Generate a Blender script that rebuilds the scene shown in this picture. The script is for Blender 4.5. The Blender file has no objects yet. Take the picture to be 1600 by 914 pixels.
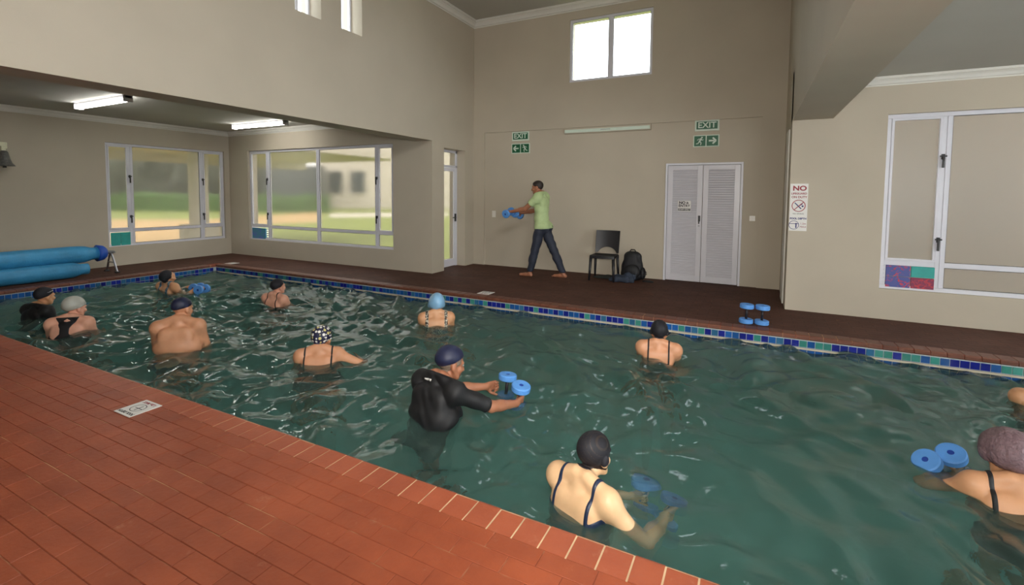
import bpy, bmesh, math, random
import numpy as np
from mathutils import Vector, Matrix
random.seed(7); rng = np.random.RandomState(7)
scn = bpy.context.scene
COL = scn.collection

# ------------------------------------------------------------------ camera
CF, CPITCH, CROLL, CYAW, CCY, CH, CCX = 745.797, 0.0599747, 0.0080225, -0.4726353, 348.4319, 1.49887, 795.496
fwd = Vector((math.sin(CYAW)*math.cos(CPITCH), math.cos(CYAW)*math.cos(CPITCH), -math.sin(CPITCH)))
rt = Vector((math.cos(CYAW), -math.sin(CYAW), 0)); up = rt.cross(fwd)
r2 = math.cos(CROLL)*rt + math.sin(CROLL)*up; u2 = -math.sin(CROLL)*rt + math.cos(CROLL)*up
cam = bpy.data.cameras.new('camera'); camo = bpy.data.objects.new('camera', cam); COL.objects.link(camo)
cam.sensor_width = 36; cam.lens = CF/1600*36
cam.shift_x = (800-CCX)/1600; cam.shift_y = (CCY-457)/1600
cam.clip_start = 0.02; cam.clip_end = 300
M = Matrix((r2, u2, -fwd)).transposed().to_4x4(); M.translation = (0, 0, CH)
camo.matrix_world = M
scn.camera = camo
def in_frame(x, y, z, m=60):
    d = Vector((x, y, z-CH)); dp = d.dot(fwd)
    if dp < .3: return None
    u = CCX+CF*d.dot(r2)/dp; v = CCY-CF*d.dot(u2)/dp
    if -m < u < 1600+m and -m < v < 914+m: return dp
    return None

# ------------------------------------------------------------------ world, lights, exposure
w = bpy.data.worlds.new('overcast_sky'); scn.world = w; w.use_nodes = True
bg = w.node_tree.nodes['Background']
bg.inputs[0].default_value = (0.90, 0.95, 1.0, 1); bg.inputs[1].default_value = 7.0
scn.view_settings.view_transform = 'Standard'; scn.view_settings.look = 'None'
scn.view_settings.gamma = 1.0; scn.view_settings.use_curve_mapping = False
scn.view_settings.exposure = 0.06
scn.cycles.max_bounces = 9; scn.cycles.sample_clamp_indirect = 6
def area(name, loc, target, sx, sy, power, color=(1, 1, 1), spread=math.pi):
    l = bpy.data.lights.new(name, 'AREA'); l.shape = 'RECTANGLE'; l.size = sx; l.size_y = sy
    l.energy = power; l.color = color; l.spread = spread
    o = bpy.data.objects.new(name, l); COL.objects.link(o); o.location = loc
    o.rotation_euler = (Vector(target)-Vector(loc)).to_track_quat('-Z', 'Y').to_euler()
    return o
FRONT = -2.6; XR_ = .4165
# area lamps added at unseen windows as daylight; last one is the camera's flash
area('added_light_behind', (3.4, FRONT+.05, 1.6), (1.0, 8, 1.4), 3.2, 1.9, 34, (1.0, .97, .92))  # added soft light from behind, set to the right so the left floor stays dim
area('added_light_right', (5.97, 2.0, 1.6), (-5.0, 2.6, 1.9), 4.6, 1.8, 88, (1.0, .98, .94))  # added side light: brightens the left wall while only grazing the floor
area('added_light_upper_right', (XR_-.02, .9, 4.2), (-5.3, 1.6, 3.6), 4.6, 1.1, 160, (1.0, .98, .95))  # added lamp to brighten the upper left wall
area('camera_flash', (0.10, -0.02, CH+.22), (-1.1, 5.6, 0.6), 0.14, 0.10, 46, (1.0, .95, .88), math.radians(100))

# ------------------------------------------------------------------ helpers
def link(o, parent=None):
    COL.objects.link(o)
    if parent is not None: o.parent = parent
    return o
def tag(o, label=None, cat=None, group=None, kind=None):
    if label: o['label'] = label
    if cat: o['category'] = cat
    if group: o['group'] = group
    if kind: o['kind'] = kind
    return o
def empty(name, loc=(0, 0, 0), rz=0):
    o = bpy.data.objects.new(name, None); COL.objects.link(o); o.location = loc; o.rotation_euler = (0, 0, rz)
    o.empty_display_size = .1
    return o
class MB:
    def __init__(s): s.v = []; s.f = []; s.m = []; s.cur = 0
    def add(s, vs, fs):
        n = len(s.v); s.v += [tuple(x) for x in vs]
        for f in fs: s.f.append(tuple(n+i for i in f)); s.m.append(s.cur)
        return s
    def box(s, x0, x1, y0, y1, z0, z1):
        x0, x1 = sorted((x0, x1)); y0, y1 = sorted((y0, y1)); z0, z1 = sorted((z0, z1))
        return s.add([(x0, y0, z0), (x1, y0, z0), (x1, y1, z0), (x0, y1, z0), (x0, y0, z1), (x1, y0, z1), (x1, y1, z1), (x0, y1, z1)],
                     [(0, 3, 2, 1), (4, 5, 6, 7), (0, 1, 5, 4), (1, 2, 6, 5), (2, 3, 7, 6), (3, 0, 4, 7)])
    def cbox(s, x0, x1, y0, y1, z0, z1, c):          # box with chamfered upper rim
        return s.add([(x0, y0, z0), (x1, y0, z0), (x1, y1, z0), (x0, y1, z0),
                      (x0, y0, z1-c), (x1, y0, z1-c), (x1, y1, z1-c), (x0, y1, z1-c),
                      (x0+c, y0+c, z1), (x1-c, y0+c, z1), (x1-c, y1-c, z1), (x0+c, y1-c, z1)],
                     [(0, 1, 5, 4), (1, 2, 6, 5), (2, 3, 7, 6), (3, 0, 4, 7), (4, 5, 9, 8), (5, 6, 10, 9), (6, 7, 11, 10), (7, 4, 8, 11), (8, 9, 10, 11)])
    def tube(s, pts, radii, n=10, cap=True):
        pts = [Vector(p) for p in pts]
        if not hasattr(radii, '__len__'): radii = [radii]*len(pts)
        rings = []
        up0 = Vector((0, 0, 1))
        for i, p in enumerate(pts):
            t = (pts[min(i+1, len(pts)-1)]-pts[max(i-1, 0)]).normalized()
            a = t.cross(up0)
            if a.length < .05: a = t.cross(Vector((0, 1, 0)))
            a.normalize(); b = t.cross(a).normalized()
            r = radii[i]
            rings.append([p+a*(r*math.cos(2*math.pi*k/n))+b*(r*math.sin(2*math.pi*k/n)) for k in range(n)])
        vs = [v for r in rings for v in r]; fs = []
        for i in range(len(pts)-1):
            for k in range(n):
                fs.append((i*n+k, i*n+(k+1) % n, (i+1)*n+(k+1) % n, (i+1)*n+k))
        if cap:
            fs.append(tuple(range(n))); fs.append(tuple(reversed(range((len(pts)-1)*n, len(pts)*n))))
        return s.add(vs, fs)
    def prism(s, poly, axis, a0, a1):                 # poly of 2d points extruded on axis
        def P(p, a):
            return {'x': (a, p[0], p[1]), 'y': (p[0], a, p[1]), 'z': (p[0], p[1], a)}[axis]
        n = len(poly)
        return s.add([P(p, a0) for p in poly]+[P(p, a1) for p in poly],
                     [tuple(range(n)), tuple(reversed(range(n, 2*n)))]+[(i, (i+1) % n, n+(i+1) % n, n+i) for i in range(n)])
    def mesh(s, name, mats, smooth=False):
        me = bpy.data.meshes.new(name); me.from_pydata(s.v, [], s.f)
        mats = mats if isinstance(mats, (list, tuple)) else [mats]
        for m in mats: me.materials.append(m)
        if len(mats) > 1: me.polygons.foreach_set('material_index', s.m)
        bm = bmesh.new(); bm.from_mesh(me); bmesh.ops.recalc_face_normals(bm, faces=bm.faces); bm.to_mesh(me); bm.free()
        if smooth: me.polygons.foreach_set('use_smooth', [True]*len(me.polygons))
        me.update(); return me
    def build(s, name, mats, parent=None, smooth=False, loc=None, bevel=0):
        o = bpy.data.objects.new(name, s.mesh(name, mats, smooth)); link(o, parent)
        if loc is not None: o.location = loc
        if bevel:
            b = o.modifiers.new('bevel', 'BEVEL'); b.width = bevel; b.segments = 2; b.limit_method = 'ANGLE'
        return o

MATS = {}
def srgb(r, g, b):
    f = lambda c: (c/255/12.92) if c/255 <= .04045 else ((c/255+.055)/1.055)**2.4
    return (f(r), f(g), f(b), 1)
def mat(name, col, rough=.6, var=.12, scale=6, bump=0, bscale=40, metal=0, spec=.5, emit=None, es=0, rand=0, sss=0, coat=0):
    m = bpy.data.materials.new(name); m.use_nodes = True; MATS[name] = m
    nt = m.node_tree; N = nt.nodes; L = nt.links; p = N['Principled BSDF']
    p.inputs['Roughness'].default_value = rough; p.inputs['Metallic'].default_value = metal
    p.inputs['Specular IOR Level'].default_value = spec
    if coat: p.inputs['Coat Weight'].default_value = coat; p.inputs['Coat Roughness'].default_value = .15
    tc = N.new('ShaderNodeTexCoord')
    nz = N.new('ShaderNodeTexNoise'); nz.inputs['Scale'].default_value = scale; nz.inputs['Detail'].default_value = 4
    geo = N.new('ShaderNodeNewGeometry')
    L.new(geo.outputs['Position'], nz.inputs['Vector'])
    r = N.new('ShaderNodeMapRange'); r.inputs['To Min'].default_value = 1-var; r.inputs['To Max'].default_value = 1+var
    r.inputs['From Min'].default_value = .25; r.inputs['From Max'].default_value = .75
    L.new(nz.outputs['Fac'], r.inputs['Value'])
    val = r.outputs[0]
    if rand:
        oi = N.new('ShaderNodeObjectInfo'); r3 = N.new('ShaderNodeMapRange')
        r3.inputs['To Min'].default_value = 1-rand; r3.inputs['To Max'].default_value = 1+rand
        L.new(oi.outputs['Random'], r3.inputs['Value'])
        mu = N.new('ShaderNodeMath'); mu.operation = 'MULTIPLY'; L.new(val, mu.inputs[0]); L.new(r3.outputs[0], mu.inputs[1]); val = mu.outputs[0]
    mx = N.new('ShaderNodeVectorMath'); mx.operation = 'SCALE'; mx.inputs[0].default_value = col[:3]
    L.new(val, mx.inputs['Scale']); L.new(mx.outputs[0], p.inputs['Base Color'])
    if bump:
        b = N.new('ShaderNodeBump'); b.inputs['Strength'].default_value = bump; b.inputs['Distance'].default_value = .01
        n2 = N.new('ShaderNodeTexNoise'); n2.inputs['Scale'].default_value = bscale; n2.inputs['Detail'].default_value = 5
        L.new(geo.outputs['Position'], n2.inputs['Vector']); L.new(n2.outputs['Fac'], b.inputs['Height']); L.new(b.outputs[0], p.inputs['Normal'])
    if emit:
        p.inputs['Emission Color'].default_value = emit; p.inputs['Emission Strength'].default_value = es
    if sss:
        p.inputs['Subsurface Weight'].default_value = sss; p.inputs['Subsurface Radius'].default_value = (.02, .008, .004)
    return m
WALL = mat('wall_plaster', srgb(186, 176, 158), .75, .05, 1.3, .06, 180)
SOFF = mat('ceiling_paint', srgb(186, 184, 176), .8, .04, 1.0, .04, 120)
CORN = mat('cornice_white', srgb(222, 220, 212), .6, .03, 3)
FRAME = mat('white_aluminium', srgb(214, 214, 222), .38, .03, 5)
DOORW = mat('white_door_paint', srgb(208, 206, 212), .32, .03, 4)
BLACKM = mat('black_metal', srgb(26, 26, 28), .4, .1, 20)
CHROME = mat('brushed_steel', srgb(170, 172, 178), .3, .1, 30, metal=.9)
GROUT = mat('grey_grout', srgb(168, 176, 178), .7, .1, 12)
BLUEF = mat('blue_foam', srgb(88, 150, 222), .55, .08, 14, .15, 260)
BLUED = mat('deep_blue_foam', srgb(20, 60, 150), .6, .1, 14)
HANDLE = mat('dark_handle', srgb(24, 22, 30), .45, .1, 14)
WHITEP = mat('white_print_board', srgb(226, 224, 220), .5, .03, 9)
GREENS = mat('sign_green', srgb(20, 92, 60), .45, .06, 9)
PALEG = mat('sign_pale', srgb(206, 220, 206), .5, .04, 9)
REDP = mat('print_red', srgb(150, 40, 55), .5, .05, 9)
NAVYP = mat('print_navy', srgb(40, 44, 110), .5, .05, 9)
BLACKP = mat('print_black', srgb(28, 28, 32), .5, .05, 9)
PLATE = mat('switch_plate', srgb(226, 222, 214), .35, .02, 9)

def glass_clear():
    m = bpy.data.materials.new('clear_glass'); m.use_nodes = True; nt = m.node_tree; N = nt.nodes; L = nt.links
    N.remove(N['Principled BSDF']); out = N['Material Output']
    t = N.new('ShaderNodeBsdfTransparent'); t.inputs[0].default_value = (.93, .95, .95, 1)
    g = N.new('ShaderNodeBsdfGlossy'); g.inputs['Roughness'].default_value = .02
    fr = N.new('ShaderNodeFresnel'); fr.inputs['IOR'].default_value = 1.45
    bf = N.new('ShaderNodeNewGeometry'); sb = N.new('ShaderNodeMath'); sb.operation = 'SUBTRACT'; sb.inputs[0].default_value = 1; L.new(bf.outputs['Backfacing'], sb.inputs[1])
    ff = N.new('ShaderNodeMath'); ff.operation = 'MULTIPLY'; L.new(sb.outputs[0], ff.inputs[0])
    L.new(fr.outputs[0], ff.inputs[1])
    mx = N.new('ShaderNodeMixShader'); L.new(ff.outputs[0], mx.inputs[0]); L.new(t.outputs[0], mx.inputs[1]); L.new(g.outputs[0], mx.inputs[2])
    L.new(mx.outputs[0], out.inputs[0]); return m
def glass_frost():
    m = bpy.data.materials.new('frosted_glass'); m.use_nodes = True; nt = m.node_tree; N = nt.nodes; L = nt.links
    N.remove(N['Principled BSDF']); out = N['Material Output']
    nz = N.new('ShaderNodeTexNoise'); nz.inputs['Scale'].default_value = 3
    geo = N.new('ShaderNodeNewGeometry'); L.new(geo.outputs['Position'], nz.inputs['Vector'])
    mr = N.new('ShaderNodeMapRange'); mr.inputs['To Min'].default_value = .115; mr.inputs['To Max'].default_value = .145; L.new(nz.outputs['Fac'], mr.inputs['Value'])
    r = N.new('ShaderNodeBsdfRefraction'); r.inputs['Color'].default_value = (.72, .69, .65, 1); r.inputs['IOR'].default_value = 1.18
    L.new(mr.outputs[0], r.inputs['Roughness'])
    d = N.new('ShaderNodeBsdfDiffuse'); d.inputs[0].default_value = (.62, .60, .54, 1)
    g = N.new('ShaderNodeBsdfGlossy'); g.inputs['Roughness'].default_value = .28
    m1 = N.new('ShaderNodeMixShader'); m1.inputs[0].default_value = .28; L.new(r.outputs[0], m1.inputs[1]); L.new(d.outputs[0], m1.inputs[2])
    fr = N.new('ShaderNodeFresnel'); fr.inputs['IOR'].default_value = 1.4
    bf = N.new('ShaderNodeNewGeometry'); sb = N.new('ShaderNodeMath'); sb.operation = 'SUBTRACT'; sb.inputs[0].default_value = 1; L.new(bf.outputs['Backfacing'], sb.inputs[1])
    ff = N.new('ShaderNodeMath'); ff.operation = 'MULTIPLY'; L.new(sb.outputs[0], ff.inputs[0])
    L.new(fr.outputs[0], ff.inputs[1])
    m2 = N.new('ShaderNodeMixShader'); L.new(ff.outputs[0], m2.inputs[0]); L.new(m1.outputs[0], m2.inputs[1]); L.new(g.outputs[0], m2.inputs[2])
    L.new(m2.outputs[0], out.inputs[0]); return m
GLASS = glass_clear(); FROST = glass_frost()

def terracotta(name, base, dull, rand, joints=False):
    m = bpy.data.materials.new(name); m.use_nodes = True; nt = m.node_tree; N = nt.nodes; L = nt.links; p = N['Principled BSDF']
    geo = N.new('ShaderNodeNewGeometry'); oi = N.new('ShaderNodeObjectInfo')
    n1 = N.new('ShaderNodeTexNoise'); n1.inputs['Scale'].default_value = 2.2; n1.inputs['Detail'].default_value = 6; n1.inputs['Roughness'].default_value = .65
    L.new(geo.outputs['Position'], n1.inputs['Vector'])
    cr = N.new('ShaderNodeMapRange'); cr.inputs['From Min'].default_value = .35; cr.inputs['From Max'].default_value = .65; L.new(n1.outputs['Fac'], cr.inputs['Value'])
    mx = N.new('ShaderNodeMix'); mx.data_type = 'RGBA'; mx.inputs['A'].default_value = dull; mx.inputs['B'].default_value = base
    L.new(cr.outputs[0], mx.inputs['Factor'])
    # pale worn limescale patches
    n2 = N.new('ShaderNodeTexNoise'); n2.inputs['Scale'].default_value = 7; n2.inputs['Detail'].default_value = 8; n2.inputs['Roughness'].default_value = .72
    L.new(geo.outputs['Position'], n2.inputs['Vector'])
    c2 = N.new('ShaderNodeMapRange'); c2.inputs['From Min'].default_value = .60; c2.inputs['From Max'].default_value = .74; c2.inputs['To Max'].default_value = .42; L.new(n2.outputs['Fac'], c2.inputs['Value'])
    m2 = N.new('ShaderNodeMix'); m2.data_type = 'RGBA'; m2.inputs['B'].default_value = srgb(196, 140, 112); L.new(c2.outputs[0], m2.inputs['Factor']); L.new(mx.outputs['Result'], m2.inputs['A'])
    col = m2.outputs['Result']
    if rand:
        r3 = N.new('ShaderNodeMapRange'); r3.inputs['To Min'].default_value = 1-rand; r3.inputs['To Max'].default_value = 1+rand; L.new(oi.outputs['Random'], r3.inputs['Value'])
        sc = N.new('ShaderNodeVectorMath'); sc.operation = 'SCALE'; L.new(col, sc.inputs[0]); L.new(r3.outputs[0], sc.inputs['Scale']); col = sc.outputs[0]
    rg = N.new('ShaderNodeMapRange'); rg.inputs['To Min'].default_value = .34; rg.inputs['To Max'].default_value = .6; L.new(n2.outputs['Fac'], rg.inputs['Value']); L.new(rg.outputs[0], p.inputs['Roughness'])
    b = N.new('ShaderNodeBump'); b.inputs['Strength'].default_value = .22; b.inputs['Distance'].default_value = .01
    n4 = N.new('ShaderNodeTexNoise'); n4.inputs['Scale'].default_value = 45; n4.inputs['Detail'].default_value = 5; L.new(geo.outputs['Position'], n4.inputs['Vector'])
    hgt = n4.outputs['Fac']
    if joints: rg.inputs['To Min'].default_value = .6; rg.inputs['To Max'].default_value = .85; p.inputs['Specular IOR Level'].default_value = .22
    if joints:       # receding far deck: brick joints in the material only
        mp = N.new('ShaderNodeMapping'); L.new(geo.outputs['Position'], mp.inputs['Vector'])
        bt = N.new('ShaderNodeTexBrick'); bt.inputs['Scale'].default_value = 1; bt.inputs['Brick Width'].default_value = .235; bt.inputs['Row Height'].default_value = .097
        bt.inputs['Mortar Size'].default_value = .005; bt.inputs['Color1'].default_value = (1, 1, 1, 1); bt.inputs['Color2'].default_value = (.86, .86, .86, 1); bt.inputs['Mortar'].default_value = (.62, .62, .62, 1)
        L.new(mp.outputs[0], bt.inputs['Vector'])
        ml = N.new('ShaderNodeMix'); ml.data_type = 'RGBA'; ml.blend_type = 'MULTIPLY'; ml.inputs['Factor'].default_value = 1
        L.new(col, ml.inputs['A']); L.new(bt.outputs['Color'], ml.inputs['B']); col = ml.outputs['Result']
    L.new(col, p.inputs['Base Color']); L.new(hgt, b.inputs['Height']); L.new(b.outputs[0], p.inputs['Normal'])
    return m
TERRA = terracotta('terracotta_paver', srgb(164, 82, 50), srgb(142, 68, 42), .06)
TERRAC = terracotta('terracotta_coping', srgb(172, 90, 60), srgb(156, 78, 52), .05)
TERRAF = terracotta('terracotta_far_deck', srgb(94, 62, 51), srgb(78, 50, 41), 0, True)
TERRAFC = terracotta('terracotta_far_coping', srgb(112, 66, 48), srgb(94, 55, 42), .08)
def joint_mat():
    m = mat('paver_joint', srgb(120, 66, 44), .8, .1, 9)
    nt = m.node_tree; N = nt.nodes; L = nt.links; p = N['Principled BSDF']; geo = N.new('ShaderNodeNewGeometry')
    nz = N.new('ShaderNodeTexNoise'); nz.inputs['Scale'].default_value = 3.2; nz.inputs['Detail'].default_value = 3; L.new(geo.outputs['Position'], nz.inputs['Vector'])
    mr = N.new('ShaderNodeMapRange'); mr.inputs['From Min'].default_value = .53; mr.inputs['From Max'].default_value = .66; L.new(nz.outputs['Fac'], mr.inputs['Value'])
    mx = N.new('ShaderNodeMix'); mx.data_type = 'RGBA'; mx.inputs['A'].default_value = srgb(136, 68, 44); mx.inputs['B'].default_value = srgb(206, 170, 132)
    L.new(mr.outputs[0], mx.inputs['Factor']); L.new(mx.outputs['Result'], p.inputs['Base Color']); return m
JOINT = joint_mat(); JOINTC = mat('coping_mortar', srgb(204, 178, 142), .85, .3, 8)

# ------------------------------------------------------------------ room dimensions (metres)
XL, XP, XPi, XR, XRo, XE = -11.36, -5.333, -5.724, 0.4165, 0.857, 6.0
YW, YB = 7.27, 8.757
ZA, ZH, ZBM = 2.94, 5.08, 2.482           # alcove ceiling, hall ceiling, beam soffit
PX0, PX1, PY0, PY1 = -9.87, 5.0, 1.955, 5.98
WZ, PF = -0.157, -1.36                    # water level, pool floor
def S(o): o['kind'] = 'structure'; return o

def wall_mesh(ax, p0, p1, u0, u1, z0, z1, holes, mb=None):
    mb = mb or MB()
    us = sorted({u0, u1, *[h[0] for h in holes], *[h[1] for h in holes]}); zs = sorted({z0, z1, *[h[2] for h in holes], *[h[3] for h in holes]})
    for i in range(len(us)-1):
        run = None
        for j in range(len(zs)-1):
            cu, cz = (us[i]+us[i+1])/2, (zs[j]+zs[j+1])/2
            if any(h[0] < cu < h[1] and h[2] < cz < h[3] for h in holes):
                run = None; continue
            if ax == 'y': mb.box(us[i], us[i+1], p0, p1, zs[j], zs[j+1])
            else: mb.box(p0, p1, us[i], us[i+1], zs[j], zs[j+1])
    return mb
# windows (hole extents)
WINW = (-10.66, -6.262, .385, 2.468); WINL = (4.78, 7.15, .385, 2.462); WINR = (1.412, 4.9, .378, 2.50)
CLB = (-3.215, -1.675, 3.635, 4.80); CLL1 = (4.336, 4.755, 3.852, 4.80); CLL2 = (5.107, 5.522, 3.852, 4.80)
DOORH = (7.655, 8.42, 0, 2.385); DD = (-1.395, -0.165, 0, 2.062)
T = .24
S(wall_mesh('x', XL-T, XL, FRONT, YW+T, 0, ZA, [WINL]).build('wall_left', WALL))
S(wall_mesh('y', YW, YW+T, XL-T, XPi, 0, ZA+.2, [WINW]).box(XPi, XP, YW, DOORH[0]-.001, 0, ZH).build('wall_window', WALL))
mb = wall_mesh('x', XPi, XP, DOORH[0]-.001, YB+.3, 0, ZH, [DOORH])
S(mb.build('wall_side_door', WALL))
S(wall_mesh('x', XPi, XP, FRONT, YW, ZBM, ZH, [CLL1, CLL2, (2.0, 2.42, 3.852, 4.8), (2.8, 3.22, 3.852, 4.8)]).build('wall_upper_left', WALL))
RP = .03
mb = wall_mesh('y', YB, YB+.3, XP, XR, 0, ZH, [CLB, (-5.075, .083, 0, 2.778)])
mb = wall_mesh('y', YB+RP, YB+.3, -5.075, .083, 0, 2.778, [DD], mb)
mb.box(DD[0]-.05, DD[1]+.05, YB+.22, YB+.3, 0, DD[3]+.05)  # backing added behind the leaves to stop outside light leaking through
S(mb.build('wall_back', WALL))
S(wall_mesh('y', YW, YW+T, XR, XE, 0, ZA+.2, [WINR]).box(XR, XRo, YW+T, YB+.3, 0, ZH).build('wall_right_window', WALL))
S(wall_mesh('x', XR, XRo, FRONT, YW+T, ZBM+.004, ZH, [(-1.5, .6, 3.6, 4.8), (1.2, 3.3, 3.6, 4.8)]).build('wall_upper_right', WALL))
S(wall_mesh('x', XE, XE+T, FRONT, YW, 0, ZA, [(-.4, 4.4, .6, 2.5)]).build('wall_right', WALL))
S(wall_mesh('y', FRONT-T, FRONT, XL, XE, 0, ZH, [(1.8, 5.0, .65, 2.55)]).build('wall_front', WALL))
S(MB().box(XL-T, XPi, FRONT-T, YW+T, ZA, ZA+.15).build('ceiling_left', SOFF))
S(MB().box(XRo, XE, FRONT-T, YW+T, ZA, ZA+.15).build('ceiling_right', SOFF))
S(MB().box(XPi, XRo, FRONT-T, YB+.3, ZH, ZH+.15).build('ceiling', SOFF))

def cornice(name, ax, wallp, sgn, a0, a1, ztop, hgt, proj):
    prof = [(0, -hgt), (.012, -hgt), (.012, -hgt*.86), (proj*.32, -hgt*.8), (proj*.5, -hgt*.5), (proj*.75, -hgt*.3), (proj*.9, -hgt*.26), (proj*.9, -hgt*.12), (proj, -hgt*.1), (proj, 0), (0, 0)]
    poly = [(wallp+sgn*p, ztop+z) for p, z in prof]
    m = MB()
    if ax == 'y': m.prism(poly, 'x', a0, a1)       # wall perpendicular to y, runs along x
    else: m.prism(poly, 'y', a0, a1)
    return S(m.build(name, CORN))
cornice('trim_1', 'x', XL, 1, FRONT, YW, ZA, .105, .09); cornice('trim_2', 'y', YW, -1, XL, XPi, ZA, .105, .09)
cornice('trim_3', 'y', YW, -1, XRo, XE, ZA, .10, .09)
cornice('trim_4', 'x', XP, 1, FRONT, YB, ZH, .13, .12); cornice('trim_5', 'y', YB, -1, XP, XR, ZH, .13, .12)
# door-frame strip on the short return wall beside the back wall
S(MB().box(XR-.018, XR+.02, 7.66, 8.16, 0, 2.42).build('trim_6', CORN))

# ------------------------------------------------------------------ windows
class Fr:
    """wall frame: u along the wall, z up, n from the wall's inner face into the room"""
    def __init__(s, ax, plane, sgn): s.ax, s.p, s.s = ax, plane, sgn
    def box(s, mb, u0, u1, z0, z1, n0, n1):
        a, b = s.p+s.s*n0, s.p+s.s*n1
        return mb.box(u0, u1, a, b, z0, z1) if s.ax == 'y' else mb.box(a, b, u0, u1, z0, z1)
    def pt(s, u, z, n):
        return (u, s.p+s.s*n, z) if s.ax == 'y' else (s.p+s.s*n, u, z)
def window(name, fr, hole, mulls, trans, glass, handles=(), coloured=(), rec=.05, fw=.05, sashes=(), gask=True, mw=.045):
    u0, u1, z0, z1 = hole; n0, n1 = -rec-.05, -rec
    m = MB()
    fr.box(m, u0, u1, z0, z0+fw, n0, n1+.012); fr.box(m, u0, u1, z1-fw, z1, n0, n1); fr.box(m, u0, u0+fw, z0+fw, z1-fw, n0, n1); fr.box(m, u1-fw, u1, z0+fw, z1-fw, n0, n1)
    root = S(m.build(name, FRAME, bevel=.004))
    for mu in mulls:
        mm = MB(); fr.box(mm, mu-mw, mu+mw, z0+fw, z1-fw, n0, n1-.002); fr.box(mm, mu-.004, mu+.004, z0+fw, z1-fw, n1-.002, n1+.004); mm.build('mullion', FRAME, root, bevel=.003)
    if trans:
        mm = MB(); fr.box(mm, u0+fw, u1-fw, trans-.03, trans+.03, n0+.004, n1-.006); mm.build('transom', FRAME, root, bevel=.003)
    edges = [u0+fw]+[e for mu in mulls for e in (mu-mw, mu+mw)]+[u1-fw]
    zr = [(z0+fw, trans-.03), (trans+.03, z1-fw)] if trans else [(z0+fw, z1-fw)]
    for i in range(0, len(edges), 2):
        for (a, b) in zr:
            if (i//2, a) in [(c, zr[0][0]) for c in coloured]: continue
            if i//2 in sashes and b == z1-fw:
                sm = MB(); e0, e1 = edges[i], edges[i+1]; t = .028
                fr.box(sm, e0, e1, a, a+t, n0+.01, n1+.006); fr.box(sm, e0, e1, b-t, b, n0+.01, n1+.006); fr.box(sm, e0, e0+t, a+t, b-t, n0+.01, n1+.006); fr.box(sm, e1-t, e1, a+t, b-t, n0+.01, n1+.006)
                sm.build('sash', FRAME, root, bevel=.003)
            pm = MB(); fr.box(pm, edges[i]-.004, edges[i+1]+.004, a-.004, b+.004, n0+.024, n0+.030); pm.build('pane', glass, root)
            if not gask: continue
            gm = MB(); g = .006
            for q in ((edges[i], edges[i]+g, a, b), (edges[i+1]-g, edges[i+1], a, b), (edges[i], edges[i+1], a, a+g), (edges[i], edges[i+1], b-g, b)):
                fr.box(gm, *q, n0+.030, n0+.036)
            gm.build('gasket', BLACKM, root)
    for (u, z, d) in handles:
        hm = MB(); fr.box(hm, u-.016, u+.016, z-.03, z+.03, n1, n1+.02); fr.box(hm, u-.011, u+.011, z-.13, z+.005, n1+.02, n1+.036); fr.box(hm, u-.03*d if d else u-.03, u+.035, z-.004, z+.014, n1+.012, n1+.022)
        hm.build('handle', BLACKM, root, bevel=.003)
    return root
frW = Fr('y', YW, -1); frL = Fr('x', XL, 1); frB = Fr('y', YB, -1); frP = Fr('x', XP, 1)
win1 = window('window_1', frL, WINL, [5.22, 6.635], .70, FROST, [(5.2, 1.80, 1), (5.2, .98, 1), (6.66, 1.78, 1), (6.66, .98, 1)], coloured=(0,), sashes=(0, 2))
win2 = window('window_2', frW, WINW, [-10.0, -8.39, -6.73], .70, FROST, [(-10.03, 1.80, 1), (-10.03, 1.0, 1), (-6.72, 1.80, 1), (-6.72, 1.02, 1)], coloured=(0,), sashes=(0, 3))
win3 = window('window_3', frW, WINR, [1.985, 3.6], .70, FROST, [(1.955, 1.98, 1), (1.955, 1.0, 1)], coloured=(0,), sashes=(0,))
win4 = window('window_4', frB, CLB, [-2.43], None, GLASS, rec=.03, fw=.045)
for i, c in enumerate((CLL1, CLL2)):
    window('window_%d' % (5+i), frP, c, [(c[0]+c[1])/2], None, GLASS, rec=.22, fw=.03, gask=False, mw=.022)
window('window_7', Fr('y', FRONT, 1), (1.8, 5.0, .65, 2.55), [2.9, 3.9], None, GLASS, rec=.14)  # unseen window, added to go with the lamp behind the camera
window('window_10', Fr('x', XE, -1), (-.4, 4.4, .6, 2.5), [1.2, 2.8], None, GLASS, rec=.14)  # unseen window, added with the side lamp on the right
for i, c in enumerate(((-1.5, .6, 3.6, 4.8), (1.2, 3.3, 3.6, 4.8))): window('window_%d' % (8+i), Fr('x', XR, -1), c, [(c[0]+c[1])/2], None, GLASS, rec=.14)  # unseen clerestory pair, added to match the upper right lamp

def blotch(name, c1, c2, scale, thr):
    m = bpy.data.materials.new(name); m.use_nodes = True; nt = m.node_tree; N = nt.nodes; L = nt.links; p = N['Principled BSDF']; p.inputs['Roughness'].default_value = .5
    geo = N.new('ShaderNodeNewGeometry'); nz = N.new('ShaderNodeTexNoise'); nz.inputs['Scale'].default_value = scale; nz.inputs['Detail'].default_value = 6; nz.inputs['Roughness'].default_value = .7; nz.inputs['Distortion'].default_value = 1.2
    L.new(geo.outputs['Position'], nz.inputs['Vector'])
    mr = N.new('ShaderNodeMapRange'); mr.inputs['From Min'].default_value = thr-.03; mr.inputs['From Max'].default_value = thr+.03; L.new(nz.outputs['Fac'], mr.inputs['Value'])
    mx = N.new('ShaderNodeMix'); mx.data_type = 'RGBA'; mx.inputs['A'].default_value = c1; mx.inputs['B'].default_value = c2; L.new(mr.outputs[0], mx.inputs['Factor']); L.new(mx.outputs['Result'], p.inputs['Base Color']); return m
BLO1 = blotch('blue_red_marble', srgb(74, 84, 150), srgb(196, 62, 76), 14, .56)
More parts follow.
